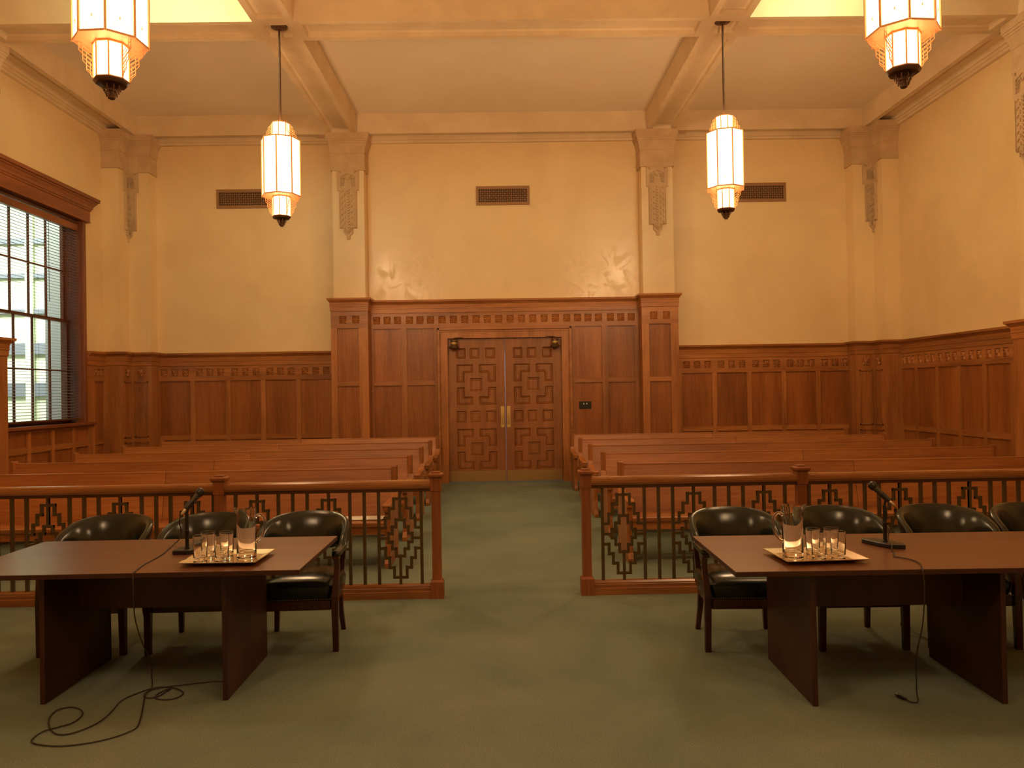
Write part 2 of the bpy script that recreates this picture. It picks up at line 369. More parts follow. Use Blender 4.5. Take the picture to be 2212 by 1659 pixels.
# ------------------------------------------------------------------ pilasters
CAP = [(5.82, 0.03), (5.822, 0.045), (5.92, 0.045), (5.925, 0.03), (5.94, 0.03), (6.13, 0.035), (6.135, 0.05), (6.16, 0.055),
       (6.20, 0.060), (6.24, 0.075), (6.28, 0.095), (6.31, 0.11), (6.315, 0.125), (6.345, 0.13), (6.35, 0.15), (6.38, 0.155), (6.385, 0.175), (6.497, 0.18)]
CAP = [(z, o*.58) for z, o in CAP]
OUT = [(0, 5.82), (.20, 5.82), (.20, 5.45), (.16, 5.45), (.16, 4.75), (.085, 4.75), (.085, 4.66), (.03, 4.60), (.03, 4.545), (0, 4.545)]
def relief_half(mb, sgn, place, t=0.028):
    """half of the hanging relief; place(u, n, z) -> world"""
    def poly(pts, n0, n1):
        n = len(pts); vs = [place(a*sgn, n0, z) for a, z in pts]+[place(a*sgn, n1, z) for a, z in pts]
        mb.add(vs, [tuple(range(n)), tuple(range(2*n-1, n-1, -1))]+[(i, (i+1) % n, n+(i+1) % n, n+i) for i in range(n)])
    # split the outline in convex pieces
    poly([(0, 5.82), (.20, 5.82), (.20, 5.45), (0, 5.45)], 0, t)
    poly([(0, 5.45), (.16, 5.45), (.16, 4.75), (0, 4.75)], 0, t)
    poly([(0, 4.75), (.085, 4.75), (.085, 4.66), (.03, 4.60), (.03, 4.545), (0, 4.545)], 0, t)
    b = t+.020
    def bar(p, q, wd=.009):
        d = Vector((q[0]-p[0], q[1]-p[1])); d.normalize(); nn = Vector((-d.y, d.x))*wd/2
        poly([(p[0]+nn.x, p[1]+nn.y), (q[0]+nn.x, q[1]+nn.y), (q[0]-nn.x, q[1]-nn.y), (p[0]-nn.x, p[1]-nn.y)], t-.004, b)
    for a, z0, z1 in ((.150, 5.44, 4.76), (.075, 4.76, 4.67)): bar((a, z0), (a, z1), .008)
    bar((.150, 4.76), (.075, 4.76), .008)
    # wing
    bar((0.0, 5.755), (.05, 5.735)); bar((.05, 5.735), (.055, 5.72)); bar((.065, 5.735), (.13, 5.70), .012); bar((.065, 5.735), (.01, 5.645), .010)
    for k in range(8): bar((.045+.004*k, 5.685-.022*k), (.13, 5.675-.020*k), .009)
    bar((.134, 5.70), (.134, 5.52), .009)
    for k in range(4): bar((.13, 5.80-.012*k), (.185-.012*k, 5.80-.004*k), .006)
    # chevrons and beads
    z = 5.43
    while z > 4.62:
        bar((0, z), (.032, z+.030), .013); z -= .052
    for k in range(7):
        z = 5.41-.105*k
        poly([(.085, z+.03), (.118, z+.03), (.118, z-.012)], t-.004, b)
        poly([(.055, z-.02), (.085, z-.045), (.055, z-.07)], t-.004, b)
    for k in range(3): bar((0, 4.72-.03*k), (.05, 4.755-.03*k), .011)
def shaft_edges(mb, x0, x1, y, z0, z1): mb.box(x0, x1, y, YB+.02, z0, z1)
for a, b, lb in ((-3.05, -2.47, 'left'), (2.67, 3.25, 'right')):
    root = struct(MB().box(a, b, 14.20, YB+.02, 3.40, 5.83).build(trim_name(), wall_m), 'flat plaster pilaster %s of the double doors with carved capital' % lb, 'pilaster')
    MB().steps([(a, 14.20), (b, 14.20), (b, YB+.02), (a, YB+.02)], CAP).build('capital', cap_m, root)
    mb = MB(); c = (a+b)/2
    for s in (-1, 1): relief_half(mb, s, lambda uu, n, z: (c+uu, 14.20-n, z))
    mb.build('relief_ornament', cap_m, root)
# corner pilasters
for sgn, lb in ((-1, 'left'), (1, 'right')):
    def X(d): return (XL+d) if sgn < 0 else (XR-d)
    if sgn < 0: poly = [(X(-.02), 13.86), (X(.30), 13.86), (X(.30), 14.20), (X(.68), 14.20), (X(.68), YB+.02), (X(-.02), YB+.02)]
    else: poly = [(X(.30), 13.86), (X(-.02), 13.86), (X(-.02), YB+.02), (X(.68), YB+.02), (X(.68), 14.20), (X(.30), 14.20)]
    root = struct(MB().prism(poly, 2.4, 5.83).build(trim_name(), wall_m), 'folded plaster pilaster in the far %s corner with carved capital' % lb, 'pilaster')
    MB().steps(poly, CAP).build('capital', cap_m, root)
    mb = MB()
    relief_half(mb, 1, (lambda uu, n, z: (X(.30)-sgn*uu, 14.20-n, z)))
    relief_half(mb, 1, (lambda uu, n, z: (X(.30)-sgn*n, 14.20-uu, z)))
    mb.build('relief_ornament', cap_m, root)
    for k, (y0, y1) in enumerate(BY[:3]):
        x0, x1 = (XL-.02, XL+.38) if sgn < 0 else (XR-.38, XR+.02)
        if sgn > 0: y0, y1 = y0-.18, y1-.30
        r_ = struct(MB().box(x0, x1, y0, y1, 2.4, 5.83).build(trim_name(), side_wall_m), 'plaster pilaster on the %s side wall under beam row %d' % (lb, k+1), 'pilaster')
        MB().steps([(x0, y0), (x1, y0), (x1, y1), (x0, y1)], CAP).build('capital', cap_m, r_)
        mb = MB(); yc = (y0+y1)/2
        for s in (-1, 1): relief_half(mb, s, (lambda uu, n, z: ((x1+n if sgn < 0 else x0-n), yc+uu, z)))
        mb.build('relief_ornament', cap_m, r_)

# ------------------------------------------------------------------ wainscot
WC = [(-.245, .006), (-.238, .012), (-.23, .012), (-.165, .014), (-.160, .022), (-.15, .022), (-.145, .016), (-.085, .022), (-.07, .034), (-.05, .055), (-.04, .062), (-.036, .075), (0, .08)]
def mframe(o, ang):
    """u along the wall, n out of it, z up; ang is the direction of u"""
    c, s = math.cos(ang), math.sin(ang)
    M = Matrix(((c, s, 0, o[0]), (s, -c, 0, o[1]), (0, 0, 1, 0), (0, 0, 0, 1)))
    return M
def star(mb, cu, cz, h, n0, n1):
    pts = []
    for k in range(16):
        a = 2*PI*k/16; c_, s_ = math.cos(a), math.sin(a); mx = max(abs(c_), abs(s_))
        pts.append((cu+h*c_/mx, n1 if k % 2 == 0 else n0, cz+h*s_/mx))
    mb.add([(cu, n0+(n1-n0)*.9, cz)]+pts, [(0, 1+k, 1+(k+1) % 16) for k in range(16)])
def wainscot(M, u0, u1, panels, tiers, ftz, squares, ztop, n, label, vert, horz, cornice=True, gap=None, sq=.062, frz=True):
    """frame + one child per panel + frieze + cornice"""
    g = MB(); g.M = M; nb = n-.028
    zlow = tiers[-1][0]; ztp = tiers[0][1]
    f0, f1 = ftz
    hz = MB(); hz.M = M
    def cut(mb, a, b, n0, n1, z0, z1):
        if gap:
            ga, gb, gz = gap
            if z0 < gz and a < gb and b > ga:
                if a < ga: mb.box(a, ga, n0, n1, z0, z1)
                if b > gb: mb.box(gb, b, n0, n1, z0, z1)
                return
        mb.box(a, b, n0, n1, z0, z1)
    edges = [u0]+[v for p in panels for v in p]+[u1]
    for i in range(0, len(edges), 2):
        if edges[i+1]-edges[i] > .001: cut(g, edges[i], edges[i+1], 0, n, .16, ztp)
    root = struct(g.build(trim_name(), vert), label, 'wainscot')
    for a, b in panels:
        for k in range(len(tiers)-1): hz.box(a, b, 0, n-.001, tiers[k+1][1], tiers[k][0])
        hz.box(a, b, 0, n-.001, .16, zlow)
    if frz:
        cut(hz, u0, u1, 0, n, f1, ztop-.2); cut(hz, u0, u1, 0, n, ztp, f0)
        us = [u0]+[v for c in squares for v in (c-sq, c+sq)]+[u1]
        fr = MB(); fr.M = M
        for i in range(0, len(us), 2):
            if us[i+1] > us[i]: fr.box(us[i], us[i+1], 0, n-.0005, f0, f1)
        for c in squares:
            fr.box(c-sq, c+sq, 0, n-.030, f0, f1); star(fr, c, (f0+f1)/2, sq-.004, n-.028, n-.004)
        fr.build('carved_frieze', horz, root)
    else: cut(hz, u0, u1, 0, n, ztp, ztop)
    hz.build('rail', horz, root)
    bb = MB(); bb.M = M; cut(bb, u0, u1, 0, n+.02, 0, .16); bb.build('base_board', horz, root)
    for a, b in panels:
        for z0, z1 in tiers:
            p = MB(); p.M = M; p.box(a+.0, b-.0, 0, nb, z0, z1)
            w_ = .012                                 # panel moulding
            for q in ((a, a+w_, z0, z1), (b-w_, b, z0, z1), (a, b, z0, z0+w_), (a, b, z1-w_, z1)):
                p.box(q[0], q[1], nb, nb+.014, q[2], q[3])
            p.build('panel', oak_panel, root)
    if cornice:
        c = MB(); c.M = M
        rings = []
        for uu in (u0, u1): rings.append([(uu, 0, ztop+WC[0][0])]+[(uu, n+o_, ztop+z_) for z_, o_ in WC]+[(uu, 0, ztop)])
        c.loft(rings, cap=True); c.build('cornice', horz, root)
    return root
MBk = mframe((0, YB), 0)                       # back wall: u = x, n towards the room
T2 = [(.97, 1.985), (.25, .885)]
FZ = (2.072, 2.205)
lp = [(-6.375+.6564*k, -6.375+.6564*k+.571) for k in range(5)]
wainscot(MBk, -6.42, -3.09, lp, T2, FZ, [p[0]+.285+.199*j for p in lp for j in (-1, 0, 1)], 2.505, .05, 'oak panelled wainscot left of the tall door surround', oak_z, oak_x)
rp = [(6.62-.6564*k-.571, 6.62-.6564*k) for k in range(5)]; rp.sort()
wainscot(MBk, 3.29, 6.62+.02, rp, T2, FZ, [p[0]+.285+.199*j for p in rp for j in (-1, 0, 1)], 2.505, .05, 'oak panelled wainscot right of the tall door surround', oak_z, oak_x)
# tall centre piece
TC = [(1.92, 2.90), (.25, 1.84)]
CFZ = (2.985, 3.125)
cp = [(-2.362, -1.852), (-1.748, -1.238), (1.402, 1.912), (2.020, 2.530)]
sqs = [c for p in cp[:2] for c in [(p[0]+p[1])/2+.196*j for j in (-1, 0, 1)]] + [-1.08+.2125*k for k in range(12)] + [c for p in cp[2:] for c in [(p[0]+p[1])/2+.196*j for j in (-1, 0, 1)]]
g = MB(); g.M = MBk
def centre():
    n = .10; M = MBk
    g = MB(); g.M = M
    for a, b in ((-2.46, -2.362), (-1.852, -1.748), (-1.238, -1.0), (1.165, 1.402), (1.912, 2.020), (2.530, 2.66)): g.box(a, b, 0, n, .16, 2.90)
    root = struct(g.build(trim_name(), oak_z), 'tall oak panelling around the double doors with carved frieze', 'wainscot')
    h = MB(); h.M = M
    h.box(-2.46, 2.66, 0, n, 2.90, CFZ[0]).box(-2.46, 2.66, 0, n, CFZ[1], 3.24).box(-1.0, 1.165, 0, n, DZ, 2.90)
    for a, b in cp: h.box(a, b, 0, n-.001, 1.84, 1.92).box(a, b, 0, n-.001, .16, .25)
    h.build('rail', oak_x, root)
    fr = MB(); fr.M = M; sq = .066; us = [-2.46]+[v for c in sqs for v in (c-sq, c+sq)]+[2.66]
    for i in range(0, len(us), 2): fr.box(us[i], us[i+1], 0, n-.0005, *CFZ)
    for c in sqs: fr.box(c-sq, c+sq, 0, n-.03, *CFZ); star(fr, c, sum(CFZ)/2, sq-.004, n-.028, n-.004)
    fr.build('carved_frieze', oak_x, root)
    for a, b in cp:
        for z0, z1 in TC:
            p = MB(); p.M = M; p.box(a, b, 0, n-.028, z0, z1); w_ = .012
            for q in ((a, a+w_, z0, z1), (b-w_, b, z0, z1), (a, b, z0, z0+w_), (a, b, z1-w_, z1)): p.box(q[0], q[1], n-.028, n-.014, q[2], q[3])
            p.build('panel', oak_panel, root)
    bb = MB(); bb.M = M; bb.box(-2.46, -1.12, 0, n+.02, 0, .16).box(1.285, 2.66, 0, n+.02, 0, .16); bb.build('base_board', oak_x, root)
    c = MB(); c.M = M
    c.loft([[(uu, 0, 3.43+WC[0][0])]+[(uu, n+o_, 3.43+z_) for z_, o_ in WC]+[(uu, 0, 3.43)] for uu in (-2.46, 2.66)])
    c.build('cornice', oak_x, root)
centre()
# panelled flanks wrapping the two pilasters
for a, b, lb in ((-3.10, -2.42, 'left'), (2.62, 3.30, 'right')):
    yf = 14.13
    g = MB(); pa, pb = a+.10, b-.17 if lb == 'left' else b-.15
    pa = a+.11 if lb == 'left' else a+.13
    g.box(a, pa, yf, YB, .16, 2.90).box(pb, b, yf, YB, .16, 2.90)
    root = struct(g.build(trim_name(), oak_z), 'oak casing wrapped round the pilaster foot %s of the doors' % lb, 'wainscot')
    h = MB().box(a, b, yf, YB, 2.90, CFZ[0]).box(a, b, yf, YB, CFZ[1], 3.25)
    h.box(pa, pb, yf+.001, YB, 1.84, 1.92).box(pa, pb, yf+.001, YB, .16, .25); h.build('rail', oak_x, root)
    fr = MB(); fr.M = mframe((0, YB), 0); n = YB-yf; sq = .066; mid = (a+b)/2
    cs = [mid-.118, mid+.118]; us = [a]+[v for c in cs for v in (c-sq, c+sq)]+[b]
    for i in range(0, len(us), 2): fr.box(us[i], us[i+1], 0, n-.0005, *CFZ)
    for c in cs: fr.box(c-sq, c+sq, 0, n-.03, *CFZ); star(fr, c, sum(CFZ)/2, sq-.004, n-.028, n-.004)
    fr.build('carved_frieze', oak_x, root)
    for z0, z1 in TC:
        p = MB().box(pa, pb, yf+.028, YB, z0, z1)
        for q in ((pa, pa+.012, z0, z1), (pb-.012, pb, z0, z1), (pa, pb, z0, z0+.012), (pa, pb, z1-.012, z1)): p.box(q[0], q[1], yf+.014, yf+.03, q[2], q[3])
        p.build('panel', oak_panel, root)
    MB().box(a-.02, b+.02, yf-.02, YB, 0, .16).build('base_board', oak_x, root)
    MB().steps([(a, yf), (b, yf), (b, YB), (a, YB)], [(3.455+z_, o_*.8) for z_, o_ in WC]).build('cornice', oak_x, root)
# corner wainscot pieces
for sgn, lb in ((-1, 'left'), (1, 'right')):
    def X(d): return (XL+d) if sgn < 0 else (XR-d)
    if sgn < 0: poly = [(X(0), 13.80), (X(.36), 13.80), (X(.36), 14.14), (X(.72), 14.14), (X(.72), YB), (X(0), YB)]
    else: poly = [(X(.36), 13.80), (X(0), 13.80), (X(0), YB), (X(.72), YB), (X(.72), 14.14), (X(.36), 14.14)]
    root = struct(MB().prism(poly, 0, 2.30).build(trim_name(), oak_z), 'oak casing folded into the far %s corner' % lb, 'wainscot')
    MB().steps(poly, [(2.515+z_, o_) for z_, o_ in WC]).build('cornice', oak_x, root)
    MB().steps(poly, [(0, .02), (.16, .02)]).build('base_board', oak_x, root)
    fr = MB(); xa, xb = sorted((X(.42), X(.66)))
    fr.M = mframe((0, 14.14), 0); star(fr, (xa+xb)/2, sum(FZ)/2, .06, .003, .028)
    fr.M = Matrix()
    cy = 13.97
    pts = [(X(.36)-sgn*.026, cy, sum(FZ)/2)]
    for k in range(16):
        a_ = 2*PI*k/16; c_, s_ = math.cos(a_), math.sin(a_); mx = max(abs(c_), abs(s_))
        pts.append((X(.36)-sgn*(.003 if k % 2 else .028), cy+.06*c_/mx, sum(FZ)/2+.06*s_/mx))
    fr.add(pts, [(0, 1+k, 1+(k+1) % 16) for k in range(16)])
    fr.build('carved_frieze', oak_x, root)
    pn = MB()
    for z0, z1 in T2:
        for q in ((xa, xa+.02, z0, z1), (xb-.02, xb, z0, z1), (xa, xb, z0, z0+.02), (xa, xb, z1-.02, z1)): pn.box(q[0], q[1], 14.122, 14.145, q[2], q[3])
        x0, x1 = sorted((X(.355), X(.378)))
        for q in ((13.86, 13.88, z0, z1), (14.06, 14.08, z0, z1), (13.86, 14.08, z0, z0+.02), (13.86, 14.08, z1-.02, z1)): pn.box(x0, x1, q[0], q[1], q[2], q[3])
    pn.build('panel_moulding', oak_z, root)
# side walls: u = y
Mleft = Matrix(((0, 1, 0, XL), (1, 0, 0, 0), (0, 0, 1, 0), (0, 0, 0, 1)))
Mright = Matrix(((0, -1, 0, XR), (1, 0, 0, 0), (0, 0, 1, 0), (0, 0, 0, 1)))
T1 = [(.97, 1.20), (.25, .885)]
# right wall bays
bays = [(10.50, 13.80), (5.95, 9.82), (1.40, 5.27)]
for k, (y0, y1) in enumerate(bays):
    cnt = 5 if k == 0 else 6; pitch_ = (y1-y0-.06)/cnt
    ps = [(y0+.06+pitch_*i+.01, y0+.06+pitch_*(i+1)-.075) for i in range(cnt)]
    if k == 0: y0 = 10.12; ps = [(10.20, 10.755), (10.84, 11.375), (11.46, 12.01), (12.09, 12.63), (12.71, 13.27), (13.35, 13.76)]
    sq_ = [(p[0]+p[1])/2+(.199 if p[1]-p[0] > .45 else .150)*j for p in ps for j in (-1, 0, 1)]
    wainscot(Mright, y0, y1, ps, T2, FZ, sq_, 2.505, .05, 'oak wainscot on the right side wall, bay %s' % ('nearest the back wall', 'second from the back wall', 'third from the back wall')[k], oak_z, oak_y)
    if k: wainscot(Mleft, y0, y1, ps, T2, FZ, sq_, 2.505, .05, 'oak wainscot on the left side wall, bay %s' % ('', 'second from the back wall', 'third from the back wall')[k], oak_z, oak_y)
ps = [(10.56, 11.005), (11.09, 11.54), (11.625, 12.15), (12.235, 12.75), (12.835, 13.36)]
wainscot(Mleft, 10.50, 13.43, ps, T1, FZ, [], 1.26, .05, 'low oak panelling under the tall window', oak_z, oak_y, cornice=False, frz=False)
wainscot(Mleft, 13.22, 13.80, [(13.45, 13.76)], [(.97, 1.985), (.25, .885)], FZ, [13.48, 13.60, 13.72], 2.505, .048, 'narrow oak panelling between window and far corner', oak_z, oak_y, sq=.042)
for k, (y0, y1) in enumerate(BY[:3]):
    for x0, x1, lb in ((XL, XL+.44, 'left'), (XR-.44, XR, 'right')):
        if lb == 'right': y0, y1 = y0-.18, y1-.30
        p = [(x0, y0-.06), (x1, y0-.06), (x1, y1+.06), (x0, y1+.06)]
        root = struct(MB().prism(p, 0, 2.30).build(trim_name(), oak_z), 'oak casing round the %s side pilaster of beam row %d' % (lb, k+1), 'wainscot')
        MB().steps(p, [(2.525+z_, o_) for z_, o_ in WC]).build('cornice', oak_y, root)
        MB().steps(p, [(0, .02), (.16, .02)]).build('base_board', oak_y, root)

# ------------------------------------------------------------------ double door
SH = []
def rect(a, b, c, d): return (a, b, c, d)
UX = [(.155, .325), (.415, .590), (.700, .885)]
rects_sq = [[rect(a, b, 2.32, 2.52)] for a, b in UX]+[[rect(a, b, 1.115, 1.335)] for a, b in UX]
def Lgroup(dz):
    out = []
    out.append([rect(.16, .462, 2.05+dz, 2.209+dz), rect(.16, .302, 1.87+dz, 2.209+dz)])
    out.append([rect(.576, .89, 2.05+dz, 2.209+dz), rect(.745, .89, 1.87+dz, 2.209+dz)])
    out.append([rect(.16, .462, 1.445+dz, 1.606+dz), rect(.16, .302, 1.445+dz, 1.775+dz)])
    out.append([rect(.576, .89, 1.445+dz, 1.606+dz), rect(.745, .89, 1.445+dz, 1.775+dz)])
    out.append([rect(.408, .640, 1.70+dz, 1.945+dz)])
    return out
SH = rects_sq+Lgroup(0)+Lgroup(-1.207)
def leaf_h(uu, z):
    for sh in SH:
        if any(a-.03 < uu < b+.03 and c-.03 < z < d+.03 for a, b, c, d in sh):
            def inside(x, y): return any(a <= x <= b and c <= y <= d for a, b, c, d in sh)
            if not inside(uu, z): continue
            dmin = .06
            for rr in (.008, .016, .024, .032, .040):
                if not all(inside(uu+rr*cx, z+rr*cz) for cx, cz in ((1, 0), (-1, 0), (0, 1), (0, -1), (.7, .7), (-.7, .7), (.7, -.7), (-.7, -.7))): dmin = rr; break
            if dmin <= .008: return .010
            if dmin <= .016: return .024
            if dmin <= .024: return .016
            if dmin <= .032: return .013
            if dmin <= .040: return .020
            return .010
    return 0.0
LW = (DX1-DX0)/2-.003
def leaf_mesh():
    nu, nz = 128, 320; z0, z1 = .014, DZ-.003
    mb = MB(); vs = []
    for j in range(nz+1):
        for i in range(nu+1):
            uu, z = LW*i/nu, z0+(z1-z0)*j/nz
            vs.append((uu, leaf_h(uu, z), z))
    fs = [(j*(nu+1)+i, j*(nu+1)+i+1, (j+1)*(nu+1)+i+1, (j+1)*(nu+1)+i) for j in range(nz) for i in range(nu)]
    mb.add(vs, fs)
    mb.add([(0, 0, z0), (LW, 0, z0), (LW, .05, z0), (0, .05, z0), (0, 0, z1), (LW, 0, z1), (LW, .05, z1), (0, .05, z1)],
           [(0, 1, 2, 3), (4, 5, 6, 7), (0, 3, 7, 4), (1, 2, 6, 5), (3, 2, 6, 7)])
    return mb
door = struct(thing('door_1', ((DX0+DX1)/2, 14.42, 0), 0, 'carved oak double doors with brass pulls', 'door'))
DCX = (DX0+DX1)/2
lm = leaf_mesh()
leaf0 = lm.build('door_leaf', oak_door, door)
for s in (-1, 1):
    lf = leaf0 if s < 0 else leaf0.copy()
    if s > 0: COL.objects.link(lf)
    lf.location = (-LW-.003, 0, 0) if s < 0 else (.003, 0, 0)
    ou = .0 if s < 0 else LW                                  # outer edge
    MB().box(.012, LW-.012, -.004, 0.0, .016, .215).build('kick_plate', kick_m, lf)
    hx = LW-.055 if s < 0 else .055
    hp = MB().box(hx-.034, hx+.034, -.008, 0, 1.02, 1.42).build('pull_plate', brass_m, lf, bevel=.003)
    MB().tube([(hx, -.006, 1.29), (hx, -.045, 1.285), (hx, -.052, 1.24), (hx, -.052, 1.14), (hx, -.045, 1.095), (hx, -.006, 1.09)], .010, 8).build('pull_handle', brass_m, lf)
    if s > 0:
        lk = MB().lathe([(0, -.004), (.018, -.004), (.018, .004), (0, .004)], (0, 0, 0)).build('lock_cylinder', brass_m, lf)
        lk.rotation_euler = (PI/2, 0, 0); lk.location = (hx, -.011, 1.375)
    for z in (.35, 1.45, 2.42): MB().box((-.006 if s < 0 else LW-.012), (.012 if s < 0 else LW+.006), -.014, .0, z-.06, z+.06).build('hinge', dark_brass_m, lf)
    cxx = .125 if s < 0 else LW-.125
    cl = MB()
    cl.lathe([(0, -.055), (.085, -.055), (.092, -.04), (.092, -.015), (.070, 0), (.058, .01), (.056, .07), (.066, .08), (.066, .10), (.04, .125), (.02, .14), (0, .14)], (0, 0, 0), 20)
    clo = cl.build('door_closer', dark_brass_m, lf); clo.location = (cxx, -.10, 2.56)
    MB().lathe([(.0, -.012), (.062, -.012), (.062, .012), (0, .012)], (0, 0, 0), 20).build('closer_band', brass_m, clo).location = (0, 0, .045)
    sg = 1 if s < 0 else -1
    MB().tube([(0, 0, .145), (sg*.12, .03, .155), (sg*.24, .075, .15)], .008, 6).build('closer_arm', dark_brass_m, clo)
# door frame
fm = MB()
for x0, x1 in ((DX0-.16, DX0), (DX1, DX1+.16)):
    fm.box(x0, x1, 14.36, YB, 0, DZ+.001)
fm.box(DX0-.16, DX1+.16, 14.36, YB, DZ, DZ+.17)
fr_ = fm.build('door_frame', oak_z, door); fr_.location = (-DCX, -14.42, 0)
fo = MB()
for x0, x1 in ((DX0-.19, DX0-.145), (DX1+.145, DX1+.19)): fo.box(x0, x1, 14.335, 14.41, 0, DZ+.2)
fo.box(DX0-.19, DX1+.19, 14.335, 14.41, DZ+.155, DZ+.20)
for x0, x1 in ((DX0-.135, DX0-.115), (DX1+.115, DX1+.135)): fo.box(x0, x1, 14.35, 14.37, 0, DZ+.13)
fo.box(DX0-.135, DX1+.135, 14.35, 14.37, DZ+.115, DZ+.135)
fo = fo.build('frame_moulding', oak_x, door, bevel=.006); fo.location = (-DCX, -14.42, 0)
ds = MB().box(DX0-.17, DX0-.02, 14.345, 14.40, 0, .34).box(DX1+.02, DX1+.17, 14.345, 14.40, 0, .34).build('plinth_block', oak_z, door); ds.location = (-DCX, -14.42, 0)
# switch plate
sw = thing('switch_plate', (1.58, YB-.072, 1.413), 0, 'black switch plate with two small light toggles on the panelling right of the doors', 'switch plate')
MB().box(-.115, .115, -.008, 0, -.07, .07).build('plate', blackp_m, sw, bevel=.002)
MB().box(-.035, -.018, -.018, -.008, .012, .040).build('toggle', paper_m, sw)
MB().box(.022, .039, -.018, -.008, .012, .040).build('toggle', paper_m, sw)

# ------------------------------------------------------------------ vents
def vent(cx, label):
    v = thing('wall_vent', (cx, YB-.001, 5.395), 0, label, 'vent', 'ventilation grilles high on the back wall')
    MB().box(-.50, .50, -.004, 0, -.175, .175).build('duct_shade_plate', duct_shade_m, v)  # dark backing plate on the solid wall, duct shade painted as colour
    fr = MB()
    fr.box(-.505, .505, -.022, 0, .125, .180).box(-.505, .505, -.022, 0, -.180, -.125).box(-.505, -.46, -.022, 0, -.125, .125).box(.46, .505, -.022, 0, -.125, .125)
    fr.build('frame', vent_m, v)
    g = MB(); c = .0836
    def bar(p, q, wd):
        d = Vector((q[0]-p[0], q[1]-p[1])); d.normalize(); nn = Vector((-d.y, d.x))*wd/2
        g.prism([(p[0]+nn.x, p[1]+nn.y), (q[0]+nn.x, q[1]+nn.y), (q[0]-nn.x, q[1]-nn.y), (p[0]-nn.x, p[1]-nn.y)], -.014, -.005, 1)
    for i in range(-5, 6): bar((i*c, -.125), (i*c, .125), .013)
    for j in (-1, 0, 1): bar((-.46, j*c), (.46, j*c), .013)
    for i in range(-6, 6):
        for j in range(-2, 2):
            x, z = (i+.5)*c, (j+.5)*c
            if abs(x) > .46 or abs(z) > .13: continue
            for ang in (PI/4, 3*PI/4):
                d = .030; dx, dz = d*math.cos(ang), d*math.sin(ang)
                bar((x-dx, z-dz), (x+dx, z+dz), .006)
            bar((x-.042, z), (x+.042, z), .004); bar((x, z-.042), (x, z+.042), .004)
            g.prism([(x-.012, z), (x, z-.012), (x+.012, z), (x, z+.012)], -.016, -.006, 1)
    g.build('grille', vent_m, v)
vent(-4.78, 'bronze fretwork wall vent partly behind the far left lantern')
vent(.095, 'bronze fretwork wall vent centred above the double doors')
vent(4.97, 'bronze fretwork wall vent partly behind the far right lantern')

# ------------------------------------------------------------------ window
win = struct(thing('window_1', (XL, (WIN_Y0+WIN_Y1)/2, WIN_Z0), 0, 'tall oak double hung window with sixteen panes', 'window'))
WO = Vector((XL, (WIN_Y0+WIN_Y1)/2, WIN_Z0))
def wpart(mb, name, m, parent=win, bevel=0):
    mb.M = Matrix(); mb.v = [tuple(Vector(p)-WO) for p in mb.v]; return mb.build(name, m, parent, bevel)
c = MB()
for y0, y1 in ((WIN_Y0-.085, WIN_Y0), (WIN_Y1, WIN_Y1+.085)):
    c.box(XL-.01, XL+.05, y0, y1, 1.20, 4.75)
wpart(c, 'casing', win_oak, bevel=.008)
c = MB()
c.box(XL-.34, XL, WIN_Y0-.0, WIN_Y0+.02, WIN_Z0, WIN_Z1).box(XL-.34, XL, WIN_Y1-.02, WIN_Y1, WIN_Z0, WIN_Z1).box(XL-.34, XL, WIN_Y0, WIN_Y1, WIN_Z1-.02, WIN_Z1)
wpart(c, 'jamb', win_oak)
c = MB().box(XL-.34, XL+.13, WIN_Y0-.14, WIN_Y1+.24, WIN_Z0-.05, WIN_Z0)
wpart(c, 'sill', win_oak_y, bevel=.008)
c = MB().steps([(XL-.02, WIN_Y0-.11), (XL+.09, WIN_Y0-.11), (XL+.09, WIN_Y1+.15), (XL-.02, WIN_Y1+.15)],
               [(4.70, 0), (4.705, .01), (4.715, .01), (4.72, 0), (4.90, 0), (4.905, .015), (4.93, .018), (4.935, .03), (4.98, .04), (5.0, .055), (5.03, .075), (5.035, .09), (5.06, .09), (5.065, .115), (5.12, .12)])
wpart(c, 'header_cornice', win_oak_y)
XG = XL-.25
def sash(z0, z1, x):
    s_ = MB(); y0, y1 = WIN_Y0+.02, WIN_Y1-.02; t = .05
    tl_ = .33; s_.box(x-.02, x+.02, y0, y0+tl_, z0, z1).box(x-.02, x+.02, y1-t, y1, z0, z1)
    s_.box(x-.02, x+.02, y0+tl_, y1-t, z0, z0+.06).box(x-.02, x+.02, y0+tl_, y1-t, z1-.05, z1)
    o = wpart(s_, 'sash', win_oak)
    mu = MB(); ya, yb, za, zb = y0+tl_, y1-t, z0+.06, z1-.05
    for k in (1, 2, 3): yy = ya+(yb-ya)*k/4; mu.box(x-.014, x+.014, yy-.015, yy+.015, za, zb)
    zz = (za+zb)/2; mu.box(x-.013, x+.013, ya, yb, zz-.014, zz+.014)
    mu.v = [tuple(Vector(p)-WO) for p in mu.v]; mu.build('glazing_bars', win_oak, o)
    g_ = MB().box(x-.002, x+.002, ya, yb, za, zb); g_.v = [tuple(Vector(p)-WO) for p in g_.v]; g_.build('glass', pane_m, o)
sash(WIN_Z0, 3.03, XG+.02); sash(2.98, WIN_Z1-.02, XG-.03)
